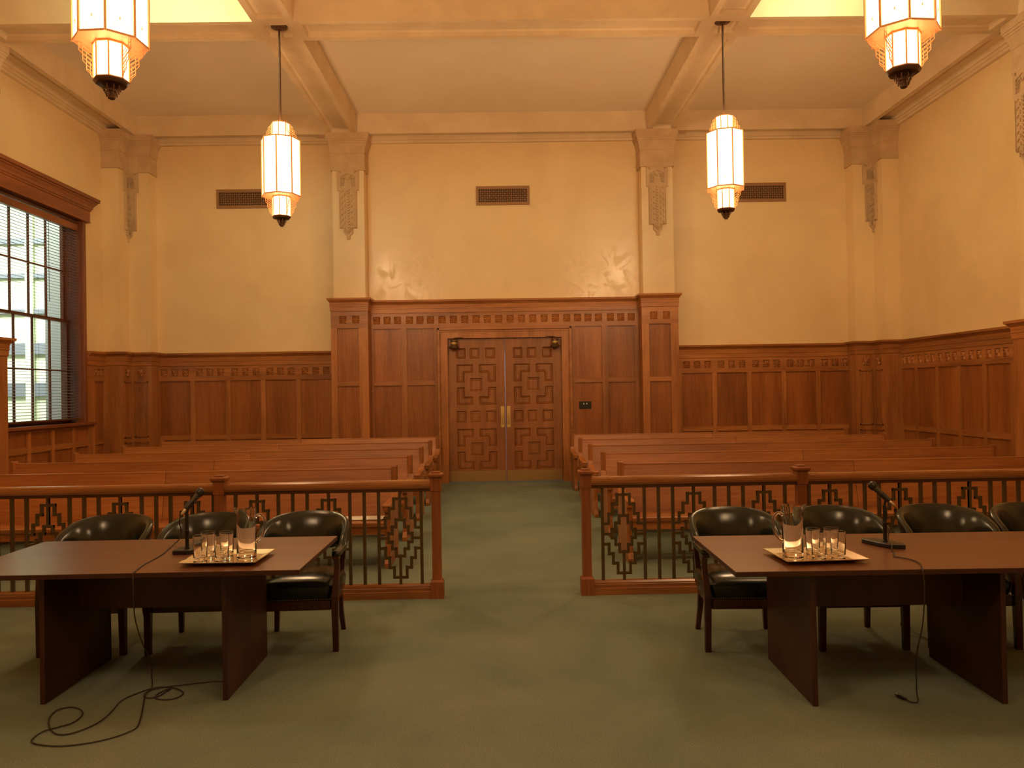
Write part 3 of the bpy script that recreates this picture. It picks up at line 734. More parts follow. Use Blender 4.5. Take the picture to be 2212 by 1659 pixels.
# blind
bl = thing('venetian_blind', (XL-.07, (WIN_Y0+WIN_Y1)/2, WIN_Z0+.05), 0, 'brown venetian blind with open slats inside the tall window', 'blind')
hy = (WIN_Y1-WIN_Y0)/2-.025
MB().box(-.03, .03, -hy, hy, 3.32, 3.37).build('head_rail', blind_m, bl)
MB().box(-.028, .045, -hy, hy, 3.19, 3.30).build('valance', win_oak_y, bl)
MB().box(-.022, .022, -hy, hy, .0, .025).build('bottom_rail', blind_m, bl)
s_ = MB(); k = 0; z = .06
while z < 3.2:
    s_.add([(-.025, -hy, z+.004), (.025, -hy, z-.004), (.025, hy, z-.004), (-.025, hy, z+.004), (-.025, -hy, z+.0065), (.025, -hy, z-.0015), (.025, hy, z-.0015), (-.025, hy, z+.0065)],
           [(0, 1, 2, 3), (4, 5, 6, 7), (0, 1, 5, 4), (2, 3, 7, 6), (0, 3, 7, 4), (1, 2, 6, 5)]); z += .0475
s_.build('slats', blind_m, bl)
cd = MB()
for yy in (-hy+.18, 0, hy-.18): cd.tube([(.026, yy, 0), (.026, yy, 3.3)], .0015, 5); cd.tube([(-.026, yy, 0), (-.026, yy, 3.3)], .0015, 5)
cd.build('ladder_cord', cable_m, bl)
MB().tube([(.035, .28, 3.3), (.035, .28, 1.9)], .004, 6).build('tilt_wand', cable_m, bl)
# light well outside
lw = MB(); lw.box(-16, -7.5, 18.0, 18.2, -3, 8.5).box(-16.2, -16, 9, 18.2, -3, 8.5)
lws = struct(lw.build('wall_outside', well_m), 'pale green wall of the light well outside the window', 'wall')
b_ = MB()
for z, h_ in ((5.35, .12), (4.55, .10), (3.72, .10), (2.86, .26), (1.92, .30), (.6, .2)): b_.box(-15.9, -8.2, 17.90, 17.999, z-h_/2, z+h_/2)
b_.build('slate_band', well_band, lws)
b_ = MB()
for x in (-13.2, -12.0, -10.85, -9.8): b_.box(x-.09, x+.09, 17.86, 17.90, -3, 8.5)
b_.build('pier', well_m, lws)
struct(MB().box(-8.54, -7.46, 14.55, 15.2, -3, 8.5).build('wall_outside_pier', well_grey), 'grey pier seen through the rightmost panes', 'wall')
struct(MB().box(-16.2, -7.46, 4, 18.2, -3.2, -3.0).build('floor_outside', well_floor), 'grey floor of the light well', 'floor')

# ------------------------------------------------------------------ pendant lanterns
def oct_ring(R, z, ph=PI/8): return [(R*math.cos(PI/4*k+ph), R*math.sin(PI/4*k+ph), z) for k in range(8)]
def lantern(loc, rz, label, ztop):
    """origin: bottom of the finial"""
    t = thing('pendant_lantern', loc, rz, label, 'pendant lamp', 'stepped octagonal lanterns hanging from the beams')
    A, B = .250, .118                            # radii of the big and small tiers
    z0, z1, z2, z3 = .13, .39, 1.14, 1.36        # lower tier, body, upper tier
    def tier(R, a, b, name):
        g = MB()
        for k in range(8):
            p, q = oct_ring(R-.004, a)[k], oct_ring(R-.004, a)[(k+1) % 8]
            e = .03*(R/A)**.5
            P, Q = Vector(p), Vector(q); d = (Q-P).normalized()
            p1, q1 = P+d*.008, Q-d*.008
            g.add([tuple(p1), tuple(q1), (q1.x, q1.y, b), (p1.x, p1.y, b)], [(0, 1, 2, 3)])
        return g.build(name, opal_m, t)
    tier(B, z0+.008, z1, 'lower_shade'); tier(A, z1+.018, z2-.008, 'main_shade'); tier(B, z2+.012, z3-.006, 'upper_shade')
    fr = MB()
    def bars(R, a, b, wd):
        for k in range(8):
            x, y, _ = oct_ring(R, 0)[k]; fr.tube([(x, y, a), (x, y, b)], wd, 6, smooth=False)
    bars(B, z0, z1, .0060); bars(A, z1, z2, .0100); bars(B, z2, z3, .0060)
    def hoop(R, z, h_, th=.008):
        fr.loft([oct_ring(R, z-h_/2), oct_ring(R, z+h_/2), oct_ring(R-th, z+h_/2), oct_ring(R-th, z-h_/2), oct_ring(R, z-h_/2)], cap=False)
    for R, z in ((B, z0), (B, z1-.003), (A, z1+.010), (A, z2), (B, z2+.012), (B, z3)): hoop(R+.003, z, .014)
    # small stepped peaks on the big panes
    for k in range(8):
        P, Q = Vector(oct_ring(A+.002, 0)[k]), Vector(oct_ring(A+.002, 0)[(k+1) % 8]); mid = (P+Q)/2; d = (Q-P).normalized()
        for base, sg in ((z1+.018, 1), (z2-.008, -1)):
            st = [(.062, 0), (.062, .018), (.050, .018), (.050, .036), (.038, .036), (.038, .054), (.026, .054), (.026, .072), (.013, .072), (.0, .092)]
            for s in (-1, 1):
                pts = [tuple(mid+d*s*a+Vector((0, 0, base+sg*h_))) for a, h_ in st]
                for i in range(len(pts)-1): fr.tube([pts[i], pts[i+1]], .0012, 4, cap=False, smooth=False)
            tp = mid+Vector((0, 0, base+sg*.088)); fr.tube([tuple(tp), tuple(tp+Vector((0, 0, sg*.025)))], [.006, .001], 5)
    fr.build('frame', copper_m, t)
    pl = MB()
    pl.loft([oct_ring(B, z1+.002), oct_ring(A, z1+.002), oct_ring(A, z1+.012), oct_ring(B, z1+.012), oct_ring(B, z1+.002)], cap=False)
    pl.build('bottom_plate', copper_m, t)
    MB().loft([oct_ring(B, z2-.002), oct_ring(A, z2-.002), oct_ring(A, z2+.006), oct_ring(B, z2+.006), oct_ring(B, z2-.002)], cap=False).build('top_plate', copper_m, t)
    MB().loft([oct_ring(B, z3), oct_ring(.02, z3+.012)], cap=True).build('top_cap', opal_m, t)
    # stepped openwork wings beside the small tiers
    for low in (True, False):
        for ang in (22.5, -22.5, 157.5, 202.5):
            a = math.radians(ang); dr = Vector((math.cos(a), math.sin(a), 0)); g = MB()
            def P(rr, hh):
                z = (z1-hh) if low else (z2+.008+hh)
                return tuple(dr*rr+Vector((0, 0, z)))
            H = .245 if low else .205
            q_ = H/.245
            steps_ = [(.208, 0), (.208, .058), (.184, .085), (.184, .132), (.160, .158), (.160, .198), (.136, .222), (.126, .245)]
            pts = [P(rr, hh*q_) for rr, hh in steps_]
            for i in range(len(pts)-1): g.tube([pts[i], pts[i+1]], .0034, 4, smooth=False)
            for k in range(9):
                hh = .006+.0255*k
                out = .208 if hh < .058 else .184 if hh < .132 else .160 if hh < .198 else .136
                g.tube([P(B+.004, min(hh+(out-B)*.75, .245)*q_), P(out, hh*q_)], .0030, 4, smooth=False)
            for rr, ha, hb in ((.184, .0, .085), (.160, .06, .158), (.136, .13, .222)):
                g.tube([P(rr, ha*q_), P(rr, hb*q_)], .0024, 4, smooth=False)
            g.tube([P(B+.004, 0), P(B+.004, H)], .0026, 4, smooth=False)
            g.build('fretwork_wing', copper_m, t)
    fn = MB()
    fn.loft([oct_ring(.030, z0-.06), oct_ring(.062, z0-.032), oct_ring(.105, z0-.028), oct_ring(B+.004, z0-.006), oct_ring(B+.004, z0)], cap=True)
    fn.loft([oct_ring(.020, 0), oct_ring(.026, .006), oct_ring(.026, .05), oct_ring(.034, .055), oct_ring(.034, z0-.045)], cap=True)
    for ang in range(0, 360, 45):
        a = math.radians(ang); dr = Vector((math.cos(a), math.sin(a), 0))
        for rr, za, zb in ((.036, .02, .05), (.048, .045, .075), (.060, .065, .095)):
            q = dr*rr; fn.tube([(q.x, q.y, za), (q.x, q.y, zb)], .005, 4)
    fn.build('finial', finial_m, t)
    L_ = ztop-loc[2]
    MB().tube([(0, 0, z3), (0, 0, L_)], .0145, 10).build('rod', finial_m, t)
    MB().lathe([(.0, L_-.055), (.03, L_-.05), (.045, L_-.03), (.105, L_-.02), (.105, L_-.004), (0, L_-.002)], (0, 0, 0), 20).build('canopy', finial_m, t)
    return t
RECZ = ZS+.068
L1 = lantern((-2.85, 10.15, 3.915), math.radians(-20), 'lit octagonal lantern hanging in full view on the left', RECZ)
def more(loc, rz, label):
    c = copy_tree(L1); c.location = loc; c.rotation_euler = (0, 0, rz); c['label'] = label; return c
more((3.03, 10.15, 3.935), math.radians(-16), 'lit octagonal lantern hanging in full view on the right')
more((-2.79, 5.60, 3.865), math.radians(-4), 'near left lit lantern cut off by the top of the photo')
more((3.005, 5.60, 3.885), math.radians(5), 'near right lit lantern cut off by the top of the photo')
for x, sd in ((-2.83, 'left'), (3.02, 'right')):
    more((x, 1.05, 3.9), 0, 'lit lantern above the viewpoint on the %s, outside the photo' % sd)

# ------------------------------------------------------------------ pews
def pew(x0, x1, aisle, seam, loc, label, group):
    W = x1-x0; t = thing('pew', loc, 0, label, 'pew', group)
    # local x from 0 to W; y = 0 at the top of the back, seat towards -y
    def back(a, b):
        m_ = MB(); pr = [(-.135, .40), (-.105, .40), (.022, .905), (.022, .918), (-.018, .918), (-.018, .90)]
        m_.prism(pr, a, b, 0); return m_.build('back_board', oak_x, t, bevel=.004)
    s = seam-x0; back(.05, s-.0015); back(s+.0015, W-.05)
    MB().prism([(-.585, .405), (-.575, .395), (-.10, .400), (-.10, .432), (-.33, .437), (-.575, .448), (-.59, .440)], .05, W-.05, 0).build('seat', oak_x, t, bevel=.004)
    MB().box(.05, W-.05, -.565, -.545, .325, .396).build('seat_rail', oak_x, t)
    MB().box(.05, W-.05, -.02, .0, .30, .42).build('back_rail', oak_x, t)
    for a in (0.0, W-.055):
        e = MB()
        e.prism([(-.045, .935), (-.035, .942), (.035, .942), (.045, .93), (.045, 0), (-.60, 0), (-.60, .045), (-.56, .10), (-.53, .22), (-.535, .40), (-.535, .575), (-.13, .575), (-.085, .63), (-.045, .70)], a, a+.055, 0)
        en = e.build('end_panel', oak_z, t, bevel=.004)
        ar = MB(); ar.prism([(-.60, .605), (-.58, .62), (-.12, .625), (-.07, .66), (-.04, .72), (-.04, .58), (-.59, .575)], a-.012, a+.067, 0)
        ar.prism([(-.595, .58), (-.54, .578), (-.545, .545), (-.565, .535), (-.588, .545)], a-.006, a+.061, 0)
        ar.build('armrest', oak_y, t, bevel=.004)
    for q in (W/3, 2*W/3): MB().prism([(-.53, 0), (.0, 0), (.0, .40), (-.10, .40), (-.53, .40)], q-.02, q+.02, 0).build('support', oak_z, t)
    return t
ords = ['frontmost', 'second', 'third', 'fourth', 'rearmost']
for side in (0, 1):
    x0, x1, seam = ((-5.95, -1.10, -3.50), (1.215, 6.10, 3.70))[side]
    lb = ('left', 'right')[side]
    def lab(k):
        return ('frontmost oak pew %s of the aisle, just behind the railing' % lb, 'second oak pew from the railing %s of the aisle' % lb, 'third oak pew from the railing, middle of the %s block' % lb,
                'fourth oak pew from the railing %s of the aisle' % lb, 'rearmost oak pew %s of the aisle, nearest the back wall' % lb)[k]
    p0 = pew(x0, x1, 0, seam, (x0, 8.07, 0), lab(0), 'oak pews %s of the aisle' % lb)
    for k in range(1, 5):
        c = copy_tree(p0); c.location = (x0, 8.07+1.355*k, 0); c['label'] = lab(k)
# paper on the first left pew
pp = MB().box(-.20, .20, -.10, .10, 0, .004)
pp.box(-.19, .21, -.095, .105, .0042, .007).build('paper_stack', paper_m, loc=(-1.40, 7.73, .449))
tag(bpy.data.objects['paper_stack'], 'white papers lying on the frontmost left pew near the aisle', 'paper')

# ------------------------------------------------------------------ railing
RY = 6.40
def rail_side(sg, posts, cap_ends, label):
    """posts: x from the aisle outwards, with number of ornaments between them"""
    xo = posts[0][0]
    t = thing('courtroom_railing', (xo, RY, 0), 0, label, 'railing', 'bronze and oak railings across the room')
    def loc(x): return x-xo
    xend = posts[-1][0]
    for i, (x, n) in enumerate(posts):
        p = MB(); c = loc(x)
        p.loft([[(c-a, -a, z), (c+a, -a, z), (c+a, a, z), (c-a, a, z)] for a, z in ((.055, 0), (.055, .135), (.040, .150), (.0375, .152), (.0375, .885), (.044, .886), (.044, .985))])
        po = p.build('newel_post', post_oak, t)
        MB().loft([[(c-a, -a, z), (c+a, -a, z), (c+a, a, z), (c-a, a, z)] for a, z in ((.044, .985), (.052, .995), (.062, 1.005), (.062, 1.022), (.050, 1.030), (.036, 1.032), (.036, 1.040), (.030, 1.044))]).build('post_cap', post_oak, po)
    a, b = sorted((loc(posts[0][0]), loc(xend)))
    hr = MB()
    prof = [(-.032, .907), (-.040, .925), (-.040, .945), (-.037, .962), (-.026, .974), (0, .978), (.026, .974), (.037, .962), (.040, .945), (.040, .925), (.032, .907)]
    hr.prism(prof, a, b, 0); hr.build('handrail', rail_oak, t)
    ur = MB().box(a, b, -.022, .022, .880, .908); ur.build('under_rail', finial_m, t)
    br = MB().prism([(-.045, 0), (-.045, .055), (-.036, .060), (-.036, .085), (-.030, .090), (-.030, .100), (-.022, .115), (.022, .115), (.030, .10), (.030, .09), (.036, .085), (.036, .06), (.045, .055), (.045, 0)], a, b, 0)
    br.build('bottom_rail', rail_oak, t)
    bal = MB().box(-.0125, .0125, -.0125, .0125, .11, .884)
    b0 = None
    def add_bal(x):
        nonlocal b0
        if b0 is None: b0 = bal.build('baluster', bronze_m, t); o = b0
        else: o = b0.copy(); COL.objects.link(o)
        o.location = (loc(x), 0, 0)
    orn = MB(); cz = .497
    H = .0112; D = .011
    def path(pts):
        for i in range(len(pts)-1):
            (xa, za), (xb, zb) = pts[i], pts[i+1]
            for s in (-1, 1):
                x0_, x1_ = sorted((s*xa, s*xb)); z0_, z1_ = sorted((za, zb))
                orn.box(x0_-H, x1_+H, -D, D, cz+z0_-H, cz+z1_+H)
    for sv in (1, -1):
        path([(0, sv*.325), (.052, sv*.325), (.052, sv*.245), (.090, sv*.245), (.090, sv*.165), (.124, sv*.165), (.124, sv*.085), (.165, sv*.085)])
        path([(0, sv*.150), (.036, sv*.150), (.036, sv*.090), (.067, sv*.090), (.067, sv*.035), (.098, sv*.035), (.098, 0)])
        path([(0, sv*.150), (0, sv*.385)])
    path([(.098, 0), (.165, 0)])
    o0 = None
    def add_orn(x):
        nonlocal o0
        if o0 is None: o0 = orn.build('stepped_ornament', bronze_m, t); o = o0
        else: o = o0.copy(); COL.objects.link(o)
        o.location = (loc(x), 0, 0)
    for i in range(len(posts)-1):
        xa, n = posts[i]; xb = posts[i+1][0]
        s = sg; x = xa+s*((abs(xb-xa)-(n*.352+(n-1)*.238))/2)
        for k in range(n):
            add_bal(x); add_orn(x+s*.176); add_bal(x+s*.352)
            if k < n-1: add_bal(x+s*(.352+.119))
            x += s*(.352+.238)
    return t
rail_side(-1, [(-.552, 3), (-2.335, 6), (-5.75, 2), (-6.98, 0)], None, 'oak and bronze railing left of the aisle behind the left table')
rail_side(1, [(.692, 3), (2.495, 6), (5.93, 2), (7.17, 0)], None, 'oak and bronze railing right of the aisle behind the right table')

# ------------------------------------------------------------------ tables
def table(loc, rz, W, D, p0, p1, label):
    t = thing('counsel_table', loc, rz, label, 'table', 'dark laminate counsel tables')
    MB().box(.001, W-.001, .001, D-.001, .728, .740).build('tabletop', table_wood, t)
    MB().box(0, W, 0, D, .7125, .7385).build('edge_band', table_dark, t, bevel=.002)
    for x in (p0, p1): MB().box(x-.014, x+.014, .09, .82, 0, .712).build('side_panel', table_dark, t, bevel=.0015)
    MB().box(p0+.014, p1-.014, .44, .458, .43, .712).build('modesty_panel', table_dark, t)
    return t
table((-3.08, 4.235, 0), 0.0, 1.96, .985, .505, 1.515, 'dark brown table on the left with panel legs, tray and microphone on it')
table((1.205, 3.985, 0), math.radians(-1.2), 2.30, .985, .435, 1.437, 'dark brown table on the right with panel legs, running out of the photo')

# ------------------------------------------------------------------ chairs
def sgp(v, e): return math.copysign(abs(v)**e, v)
def chair(loc, rz, label, grp):
    """origin between the front legs on the floor; front towards -y"""
    t = thing('armchair', loc, rz, label, 'armchair', grp)
    # seat cushion
    def ring(x, y0, y1, z, e=.28, n=40):
        cy, hy = (y0+y1)/2, (y1-y0)/2
        return [(x*sgp(math.cos(2*PI*k/n), e), cy+hy*sgp(math.sin(2*PI*k/n), e), z) for k in range(n)]
    s = MB()
    s.loft([ring(.235, .03, .44, .335), ring(.248, .008, .455, .338), ring(.252, .0, .46, .36), ring(.258, -.012, .465, .40), ring(.257, -.012, .465, .425),
            ring(.245, .010, .455, .452, .36), ring(.215, .05, .43, .470, .45), ring(.15, .11, .37, .480, .6), ring(.06, .19, .29, .484, .8)], cap=True, smooth=True)
    s.v = [(x*(1+.10*min(max((y-.035)/.08, 0), 1)*min(max((.47-y)/.12, 0), 1)), y, z) for x, y, z in s.v]
    seat = s.build('seat', leather_m, t)
    nh = MB()
    for k in range(34):
        x = -.236+.472*k/33
        nh.lathe([(.0045, 0), (.003, .003), (.0, .0042)], (0, 0, 0), 6)
        o = len(nh.v)-18
        for i in range(o, len(nh.v)):
            a, b, c_ = nh.v[i]; nh.v[i] = (x+a, -.004-c_, .345+b)
    nh.build('nailhead_trim', nail_m, seat)
    fr = MB()
    fr.box(-.235, .235, .002, .028, .272, .337).box(-.21, .21, .40, .425, .272, .337)
    fr.box(-.245, -.22, .015, .42, .272, .337).box(.22, .245, .015, .42, .272, .337)
    fr.build('seat_frame', mahogany, t, bevel=.003)
    for sx in (-1, 1):
        l = MB(); rg = []
        for z, x, y, hw in ((0, .268, .005, .019), (.10, .268, .004, .020), (.28, .266, .004, .0225), (.36, .266, .004, .023), (.46, .272, .012, .019), (.54, .279, .028, .017), (.60, .276, .035, .018), (.632, .272, .034, .024)):
            rg.append([(sx*x-hw, y-hw, z), (sx*x+hw, y-hw, z), (sx*x+hw, y+hw, z), (sx*x-hw, y+hw, z)])
        l.loft(rg); l.build('front_leg', mahogany, t, bevel=.004)
        l = MB(); rg = []
        for z, x, y, hw in ((0, .238, .482, .016), (.15, .226, .452, .018), (.28, .222, .432, .020), (.42, .238, .425, .018), (.60, .262, .385, .016), (.655, .270, .370, .016)):
            rg.append([(sx*x-hw, y-hw, z), (sx*x+hw, y-hw, z), (sx*x+hw, y+hw, z), (sx*x-hw, y+hw, z)])
        l.loft(rg); l.build('back_leg', mahogany, t, bevel=.004)
    # wrap-around backrest with arms
    path = []
    na = 7
    for k in range(na): path.append((-1, .015+(.20-.015)*k/na, 90, 1-k/na))
    for k in range(37): path.append((0, 0, -90+180*k/36, 0))
    for k in range(1, na+1): path.append((1, .20-(.20-.015)*k/na, 90, k/na))
    rings = []
    pts = []
    for kind, y, a, q in path:
        if kind: pts.append((kind*.285 - kind*.010*q, y, q, None))
        else:
            ar = math.radians(a); pts.append((.285*sgp(math.sin(ar), .80), .20+.325*sgp(math.cos(ar), .80), 0, math.cos(ar)))
    n = len(pts)
    for i, (x, y, q, ca) in enumerate(pts):
        xa, ya = pts[max(i-1, 0)][:2]; xb, yb = pts[min(i+1, n-1)][:2]
        tx, ty = xb-xa, yb-ya; l_ = math.hypot(tx, ty) or 1; nx, ny = -ty/l_, tx/l_     # outward
        if ca is None: zt = .672-.014*q; h_ = .040; th = .026+.004*q; lean = 0
        else:
            cc = max(ca, 0); zt = .672+.178*cc**.52 - .004; h_ = .042+.225*cc**.8; th = .026+.006*cc; lean = .075*cc
        rg = []
        M_ = 14
        for k in range(M_):
            a_ = 2*PI*k/M_; cx_, cz_ = sgp(math.cos(a_), .75), sgp(math.sin(a_), .45)
            hh = (cz_+1)/2; z = zt-h_+h_*hh
            off = th*cx_ - (.010 if hh < .5 else 0)*0
            off += lean*(hh-.25) + (.010*cc if (ca is not None and hh > .85) else 0)
            sgnn = -1
            rg.append((x+sgnn*nx*off*-1, y+ny*off, z))
        rings.append(rg)
    # ends rounded
    def shrink(rg, s, dy):
        cx_ = sum(p[0] for p in rg)/len(rg); cz_ = sum(p[2] for p in rg)/len(rg); cy_ = sum(p[1] for p in rg)/len(rg)
        return [(cx_+(p[0]-cx_)*s, cy_+(p[1]-cy_)*s+dy, cz_+(p[2]-cz_)*s) for p in rg]
    rings = [shrink(rings[0], .45, -.026), shrink(rings[0], .82, -.018)]+rings+[shrink(rings[-1], .82, -.018), shrink(rings[-1], .45, -.026)]
    b = MB(); b.loft(rings, cap=True, smooth=True); b.build('backrest', leather_m, t)
    # wooden rim under the arms
    for sx in (-1, 1):
        wd = MB(); wd.loft([[(sx*.275-.02, y, z-.012), (sx*.275+.022, y, z-.012), (sx*.275+.022, y, z+.008), (sx*.275-.02, y, z+.008)] for y, z in ((-.012, .618), (.0, .624), (.10, .628), (.24, .632))])
        wd.build('arm_rail', mahogany, t, bevel=.003)
    return t
G1, G2 = 'leather armchairs at the left table', 'leather armchairs at the right table'
c0 = chair((-1.385, 5.10, 0), math.radians(2), 'black leather armchair at the left table, nearest the aisle and half clear of the tabletop', G1)
def ch(loc, rz, label, g):
    c = copy_tree(c0); c.location = loc; c.rotation_euler = (0, 0, math.radians(rz)); c['label'] = label; c['group'] = g
ch((-2.085, 5.12, 0), 1, 'black leather armchair in the middle of three behind the left table', G1)
ch((-2.79, 5.12, 0), 1.5, 'black leather armchair at the far left end of the left table', G1)
ch((1.575, 4.93, 0), -3, 'black leather armchair at the right table, nearest the aisle', G2)
ch((2.305, 4.91, 0), -1, 'black leather armchair behind the right table, between pitcher and microphone', G2)
ch((3.01, 4.89, 0), -4, 'black leather armchair behind the right table, right of the microphone', G2)
ch((3.645, 4.88, 0), -8, 'black leather armchair cut off by the right edge of the photo', G2)

# ------------------------------------------------------------------ trays and glassware
TZ = .741
def tray(loc, rz, w_, d_, label):
    t = thing('serving_tray', loc, rz, label, 'tray')
    hw, hd = w_/2, d_/2
    def R(a, b, z): return [(-a, -b, z), (a, -b, z), (a, b, z), (-a, b, z)]
    m_ = MB(); m_.loft([R(.01, .01, .004), R(hw-.055, hd-.05, .004), R(hw-.05, hd-.045, .004), R(hw, hd, .022), R(hw, hd, .025), R(hw-.008, hd-.008, .0245), R(hw-.055, hd-.05, .0065), R(.01, .01, .0065)], cap=True)
    m_.build('dish', silver_m, t)
    MB().box(-hw+.07, hw-.07, -hd+.065, hd-.065, 0, .0039).build('foot', black_m, t)
    return t
tray((-1.607, 4.52, TZ), math.radians(-1.5), .445, .37, 'silver tray on the left table holding four glasses and a pitcher')
tray((1.735, 4.27, TZ), math.radians(2.5), .46, .345, 'silver tray on the right table holding four glasses and a pitcher')
GZ = TZ+.0072
def tumbler(loc, label):
    t = thing('tumbler', loc, 0, label, 'drinking glass', 'clear tumblers on the trays')
    m_ = MB(); r_ = .0385; h_ = .150
    m_.lathe([(.0001, 0), (r_-.004, 0), (r_-.001, .003), (r_, .02), (r_+.002, h_-.001), (r_+.0012, h_), (r_-.0002, h_-.001), (r_-.003, .03), (r_-.006, .024), (.0001, .022)], (0, 0, 0), 32, cap=True)
    m_.build('glass_body', glass_m, t, weld=True); return t
tl = [(-1.744, 4.455, 'front left'), (-1.620, 4.455, 'front right'), (-1.745, 4.575, 'rear left'), (-1.636, 4.575, 'rear right')]
tr = [(1.737, 4.215, 'front left'), (1.843, 4.215, 'front right'), (1.747, 4.32, 'rear left'), (1.850, 4.32, 'rear right')]
t0 = tumbler((tl[0][0], tl[0][1], GZ), 'clear tumbler, %s of the four on the left table tray' % tl[0][2])
for lst, tb in ((tl[1:], 'left'), (tr, 'right')):
    for x, y, ps_ in lst:
        c = copy_tree(t0); c.location = (x, y, GZ); c['label'] = 'clear tumbler, %s of the four on the %s table tray' % (ps_, tb)
def pitcher(loc, rz, label):
    t = thing('glass_pitcher', loc, rz, label, 'pitcher', 'tall clear glass pitchers')
    R0, H_ = .056, .292; seg = 40
    prof = [(.0001, 0, 0), (R0-.004, 0, 0), (R0, .004, 0), (R0, .05, 0), (R0-.001, .15, 0), (R0-.001, .25, .15), (R0, H_-.012, .7), (R0+.002, H_, 1), (R0-.001, H_, 1), (R0-.0035, H_-.014, .7), (R0-.0045, .25, .15), (R0-.0045, .04, 0), (R0-.008, .032, 0), (.0001, .030, 0)]
    m_ = MB(); rings = []
    for rr, z, sp in prof:
        rg = []
        for k in range(seg):
            a = 2*PI*k/seg; d = math.atan2(math.sin(a-PI), math.cos(a-PI))
            bulge = math.exp(-(d/.32)**2)*sp*.026 - math.exp(-((abs(d)-.75)/.35)**2)*sp*.006
            dz = math.exp(-(d/.28)**2)*sp*.006 - math.exp(-((abs(d)-.8)/.4)**2)*sp*.007
            rg.append(((rr+bulge)*math.cos(a), (rr+bulge)*math.sin(a), z+dz))
        rings.append(rg)
    m_.loft(rings, cap=True, smooth=True); m_.build('jug', glass_m, t, weld=True)
    hd = MB(); hp = [(R0-.002, 0, .238), (R0+.008, 0, .250), (R0+.028, 0, .252), (R0+.045, 0, .235), (R0+.052, 0, .205), (R0+.049, 0, .165), (R0+.036, 0, .130), (R0+.016, 0, .105), (R0+.001, 0, .098), (R0+.006, 0, .085)]
    hd.tube(hp, [.010, .009, .0085, .008, .008, .0075, .0075, .008, .010, .006], 10); hd.build('handle', glass_m, t, weld=True)
    return t
pitcher((-1.503, 4.53, GZ), 0, 'tall clear glass pitcher on the left table tray, handle to the right')
pitcher((1.606, 4.25, GZ), PI, 'tall clear glass pitcher on the right table tray, handle to the left')

# ------------------------------------------------------------------ microphones
def mic_set(base, pole, yawb, tail, head, side, lb):
    t = thing('microphone_stand', (pole[0], pole[1], .741), 0, 'black desk microphone stand on the %s table' % lb, 'microphone stand')
    b = MB(); pl = base
    b.prism([(x-pole[0], y-pole[1]) for x, y in pl], 0, .024); b.build('base', black_m, t, bevel=.004)
    MB().lathe([(.016, .024), (.016, .03), (.0115, .032), (.0115, .12), (.013, .122), (.013, .135), (.0105, .137), (.0105, .238), (.008, .24)], (0, 0, 0), 14, cap=True).build('pole', black_m, t)
    hd = Vector(head); tl_ = Vector(tail); d = (hd-tl_).normalized(); cl = tl_.lerp(hd, .32)
    o = Vector((pole[0], pole[1], .741))
    c_ = MB(); c_.tube([(0, 0, .235), tuple((cl-o)*.5+Vector((0, 0, .12))), tuple(cl-o-d*.02)], .007, 8)
    c_.tube([tuple(cl-o-d*.025), tuple(cl-o+d*.03)], .0175, 14); c_.build('clip', blackp_m, t)
    mi = thing('microphone', tuple(tl_), 0, 'grey handheld microphone clipped on the %s table stand, head up' % lb, 'microphone')
    Ln = (hd-tl_).length
    MB().tube([tuple(d*s_) for s_ in (.028, .03, .07, Ln-.048, Ln-.045)], [.009, .0105, .0125, .0195, .0195], 18).build('handle', mic_m, mi)
    MB().tube([tuple(d*s_) for s_ in (Ln-.046, Ln-.040, Ln-.026, Ln-.010, Ln-.002, Ln)], [.021, .0245, .0265, .0235, .013, .004], 18).build('grille_head', black_m, mi)
    MB().tube([tuple(d*s_) for s_ in (-.012, 0, .026, .029)], [.005, .0095, .0100, .009], 14).build('connector', chrome_m, mi)
    return d
mic_set([(-2.01, 4.70), (-1.905, 4.70), (-1.875, 4.80), (-1.885, 4.93), (-1.93, 4.955), (-1.99, 4.90), (-2.012, 4.80)], (-1.945, 4.765), 0, (-1.962, 4.745, .985), (-1.862, 4.815, 1.122), 1, 'left')
mic_set([(2.195, 4.69), (2.185, 4.655), (2.225, 4.535), (2.262, 4.475), (2.345, 4.455), (2.36, 4.50), (2.335, 4.60), (2.27, 4.68)], (2.285, 4.575), 0, (2.322, 4.545, .987), (2.215, 4.615, 1.112), 1, 'right')
def smooth_path(pts, n=6):
    out = []; P = [Vector(p) for p in pts]
    for i in range(len(P)-1):
        p0, p1, p2, p3 = P[max(i-1, 0)], P[i], P[i+1], P[min(i+2, len(P)-1)]
        for k in range(n):
            t = k/n
            out.append(.5*((2*p1)+(-p0+p2)*t+(2*p0-5*p1+4*p2-p3)*t*t+(-p0+3*p1-3*p2+p3)*t**3))
    out.append(P[-1]); return out
zt = .745
pl = [(-1.970, 4.740, .970), (-1.985, 4.75, .93), (-2.02, 4.86, .85), (-2.09, 5.00, .78), (-2.125, 4.99, .746), (-2.105, 4.87, zt), (-2.075, 4.72, zt), (-2.06, 4.56, zt), (-2.055, 4.42, zt), (-2.035, 4.31, zt), (-2.022, 4.245, zt),
      (-2.018, 4.222, .735), (-2.015, 4.215, .66), (-2.015, 4.23, .50), (-2.01, 4.30, .34), (-2.02, 4.42, .20), (-2.05, 4.50, .07), (-2.06, 4.52, .008)]
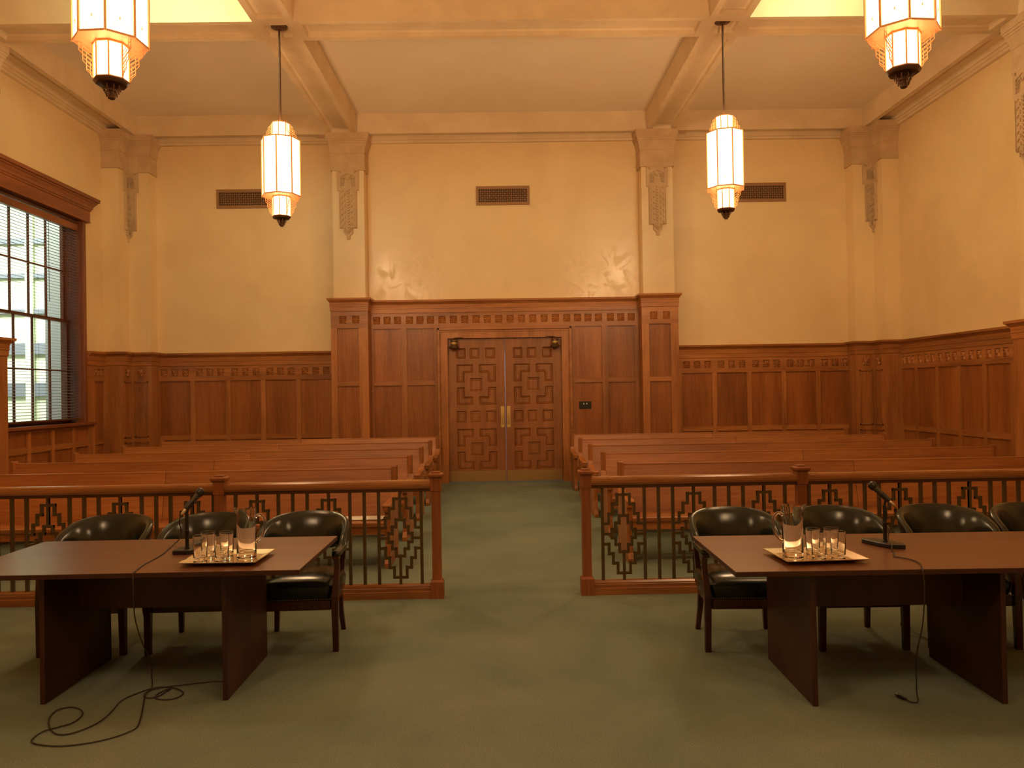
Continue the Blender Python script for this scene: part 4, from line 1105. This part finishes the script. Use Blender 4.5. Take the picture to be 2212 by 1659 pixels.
fl = [(-2.056, 4.44), (-2.038, 4.383), (-1.942, 4.136), (-1.898, 3.998), (-1.91, 3.94), (-1.961, 3.875), (-2.044, 3.824), (-2.154, 3.795), (-2.254, 3.805), (-2.337, 3.838), (-2.365, 3.896), (-2.357, 3.968), (-2.31, 4.012), (-2.264, 4.062), (-2.266, 4.154), (-2.313, 4.228), (-2.386, 4.268), (-2.441, 4.228), (-2.423, 4.127), (-2.357, 4.014), (-2.279, 3.935), (-2.226, 3.922), (-2.178, 3.954), (-2.13, 4.049), (-2.127, 4.176), (-2.149, 4.337), (-2.113, 4.44), (-2.041, 4.525), (-1.939, 4.519), (-1.843, 4.438), (-1.862, 4.353), (-1.948, 4.352), (-1.988, 4.406), (-1.968, 4.482), (-1.945, 4.508), (-1.955, 4.44), (-1.965, 4.398), (-2.008, 4.371), (-2.057, 4.41), (-2.053, 4.487), (-1.99, 4.532), (-1.902, 4.556), (-1.801, 4.589), (-1.709, 4.609), (-1.632, 4.575), (-1.59, 4.56)]
p_ = smooth_path(pl+[(x, y, .006) for x, y in fl], 5)
tag(MB().tube(p_, .0036, 6).build('microphone_cable', cable_m), 'dark cable from the left microphone, hanging down and looping on the carpet', 'cable')
pr_ = [(2.330, 4.540, .975), (2.334, 4.535, .94), (2.315, 4.545, .87), (2.292, 4.548, .81), (2.278, 4.52, .775), (2.262, 4.452, .760), (2.245, 4.425, .746), (2.225, 4.36, zt), (2.19, 4.29, zt), (2.172, 4.25, zt), (2.20, 4.21, zt), (2.225, 4.15, zt), (2.213, 4.06, zt), (2.18, 3.985, zt), (2.166, 3.956, .747),
       (2.160, 3.940, .735), (2.162, 3.935, .68), (2.168, 3.945, .60), (2.163, 3.96, .45), (2.162, 4.02, .28), (2.20, 4.10, .08), (2.21, 4.115, .03), (2.205, 4.095, .010), (2.185, 4.075, .007), (2.160, 4.085, .007), (2.148, 4.115, .009)]
cb = tag(thing('microphone_cable', (2.14, 4.13, 0)), 'dark cable from the right microphone, ending in a connector on the carpet', 'cable')
pp_ = [tuple(q-Vector((2.14, 4.13, 0))) for q in smooth_path(pr_, 5)]
MB().tube(pp_, .0036, 6).build('cord', cable_m, cb)
MB().tube([(.010, -.022, .010), (-.004, .012, .011), (-.010, .030, .011)], [.006, .0095, .0095], 10).build('plug_body', black_m, cb)
MB().tube([(-.010, .030, .011), (-.014, .043, .011)], .0085, 10).build('plug_tip', chrome_m, cb)
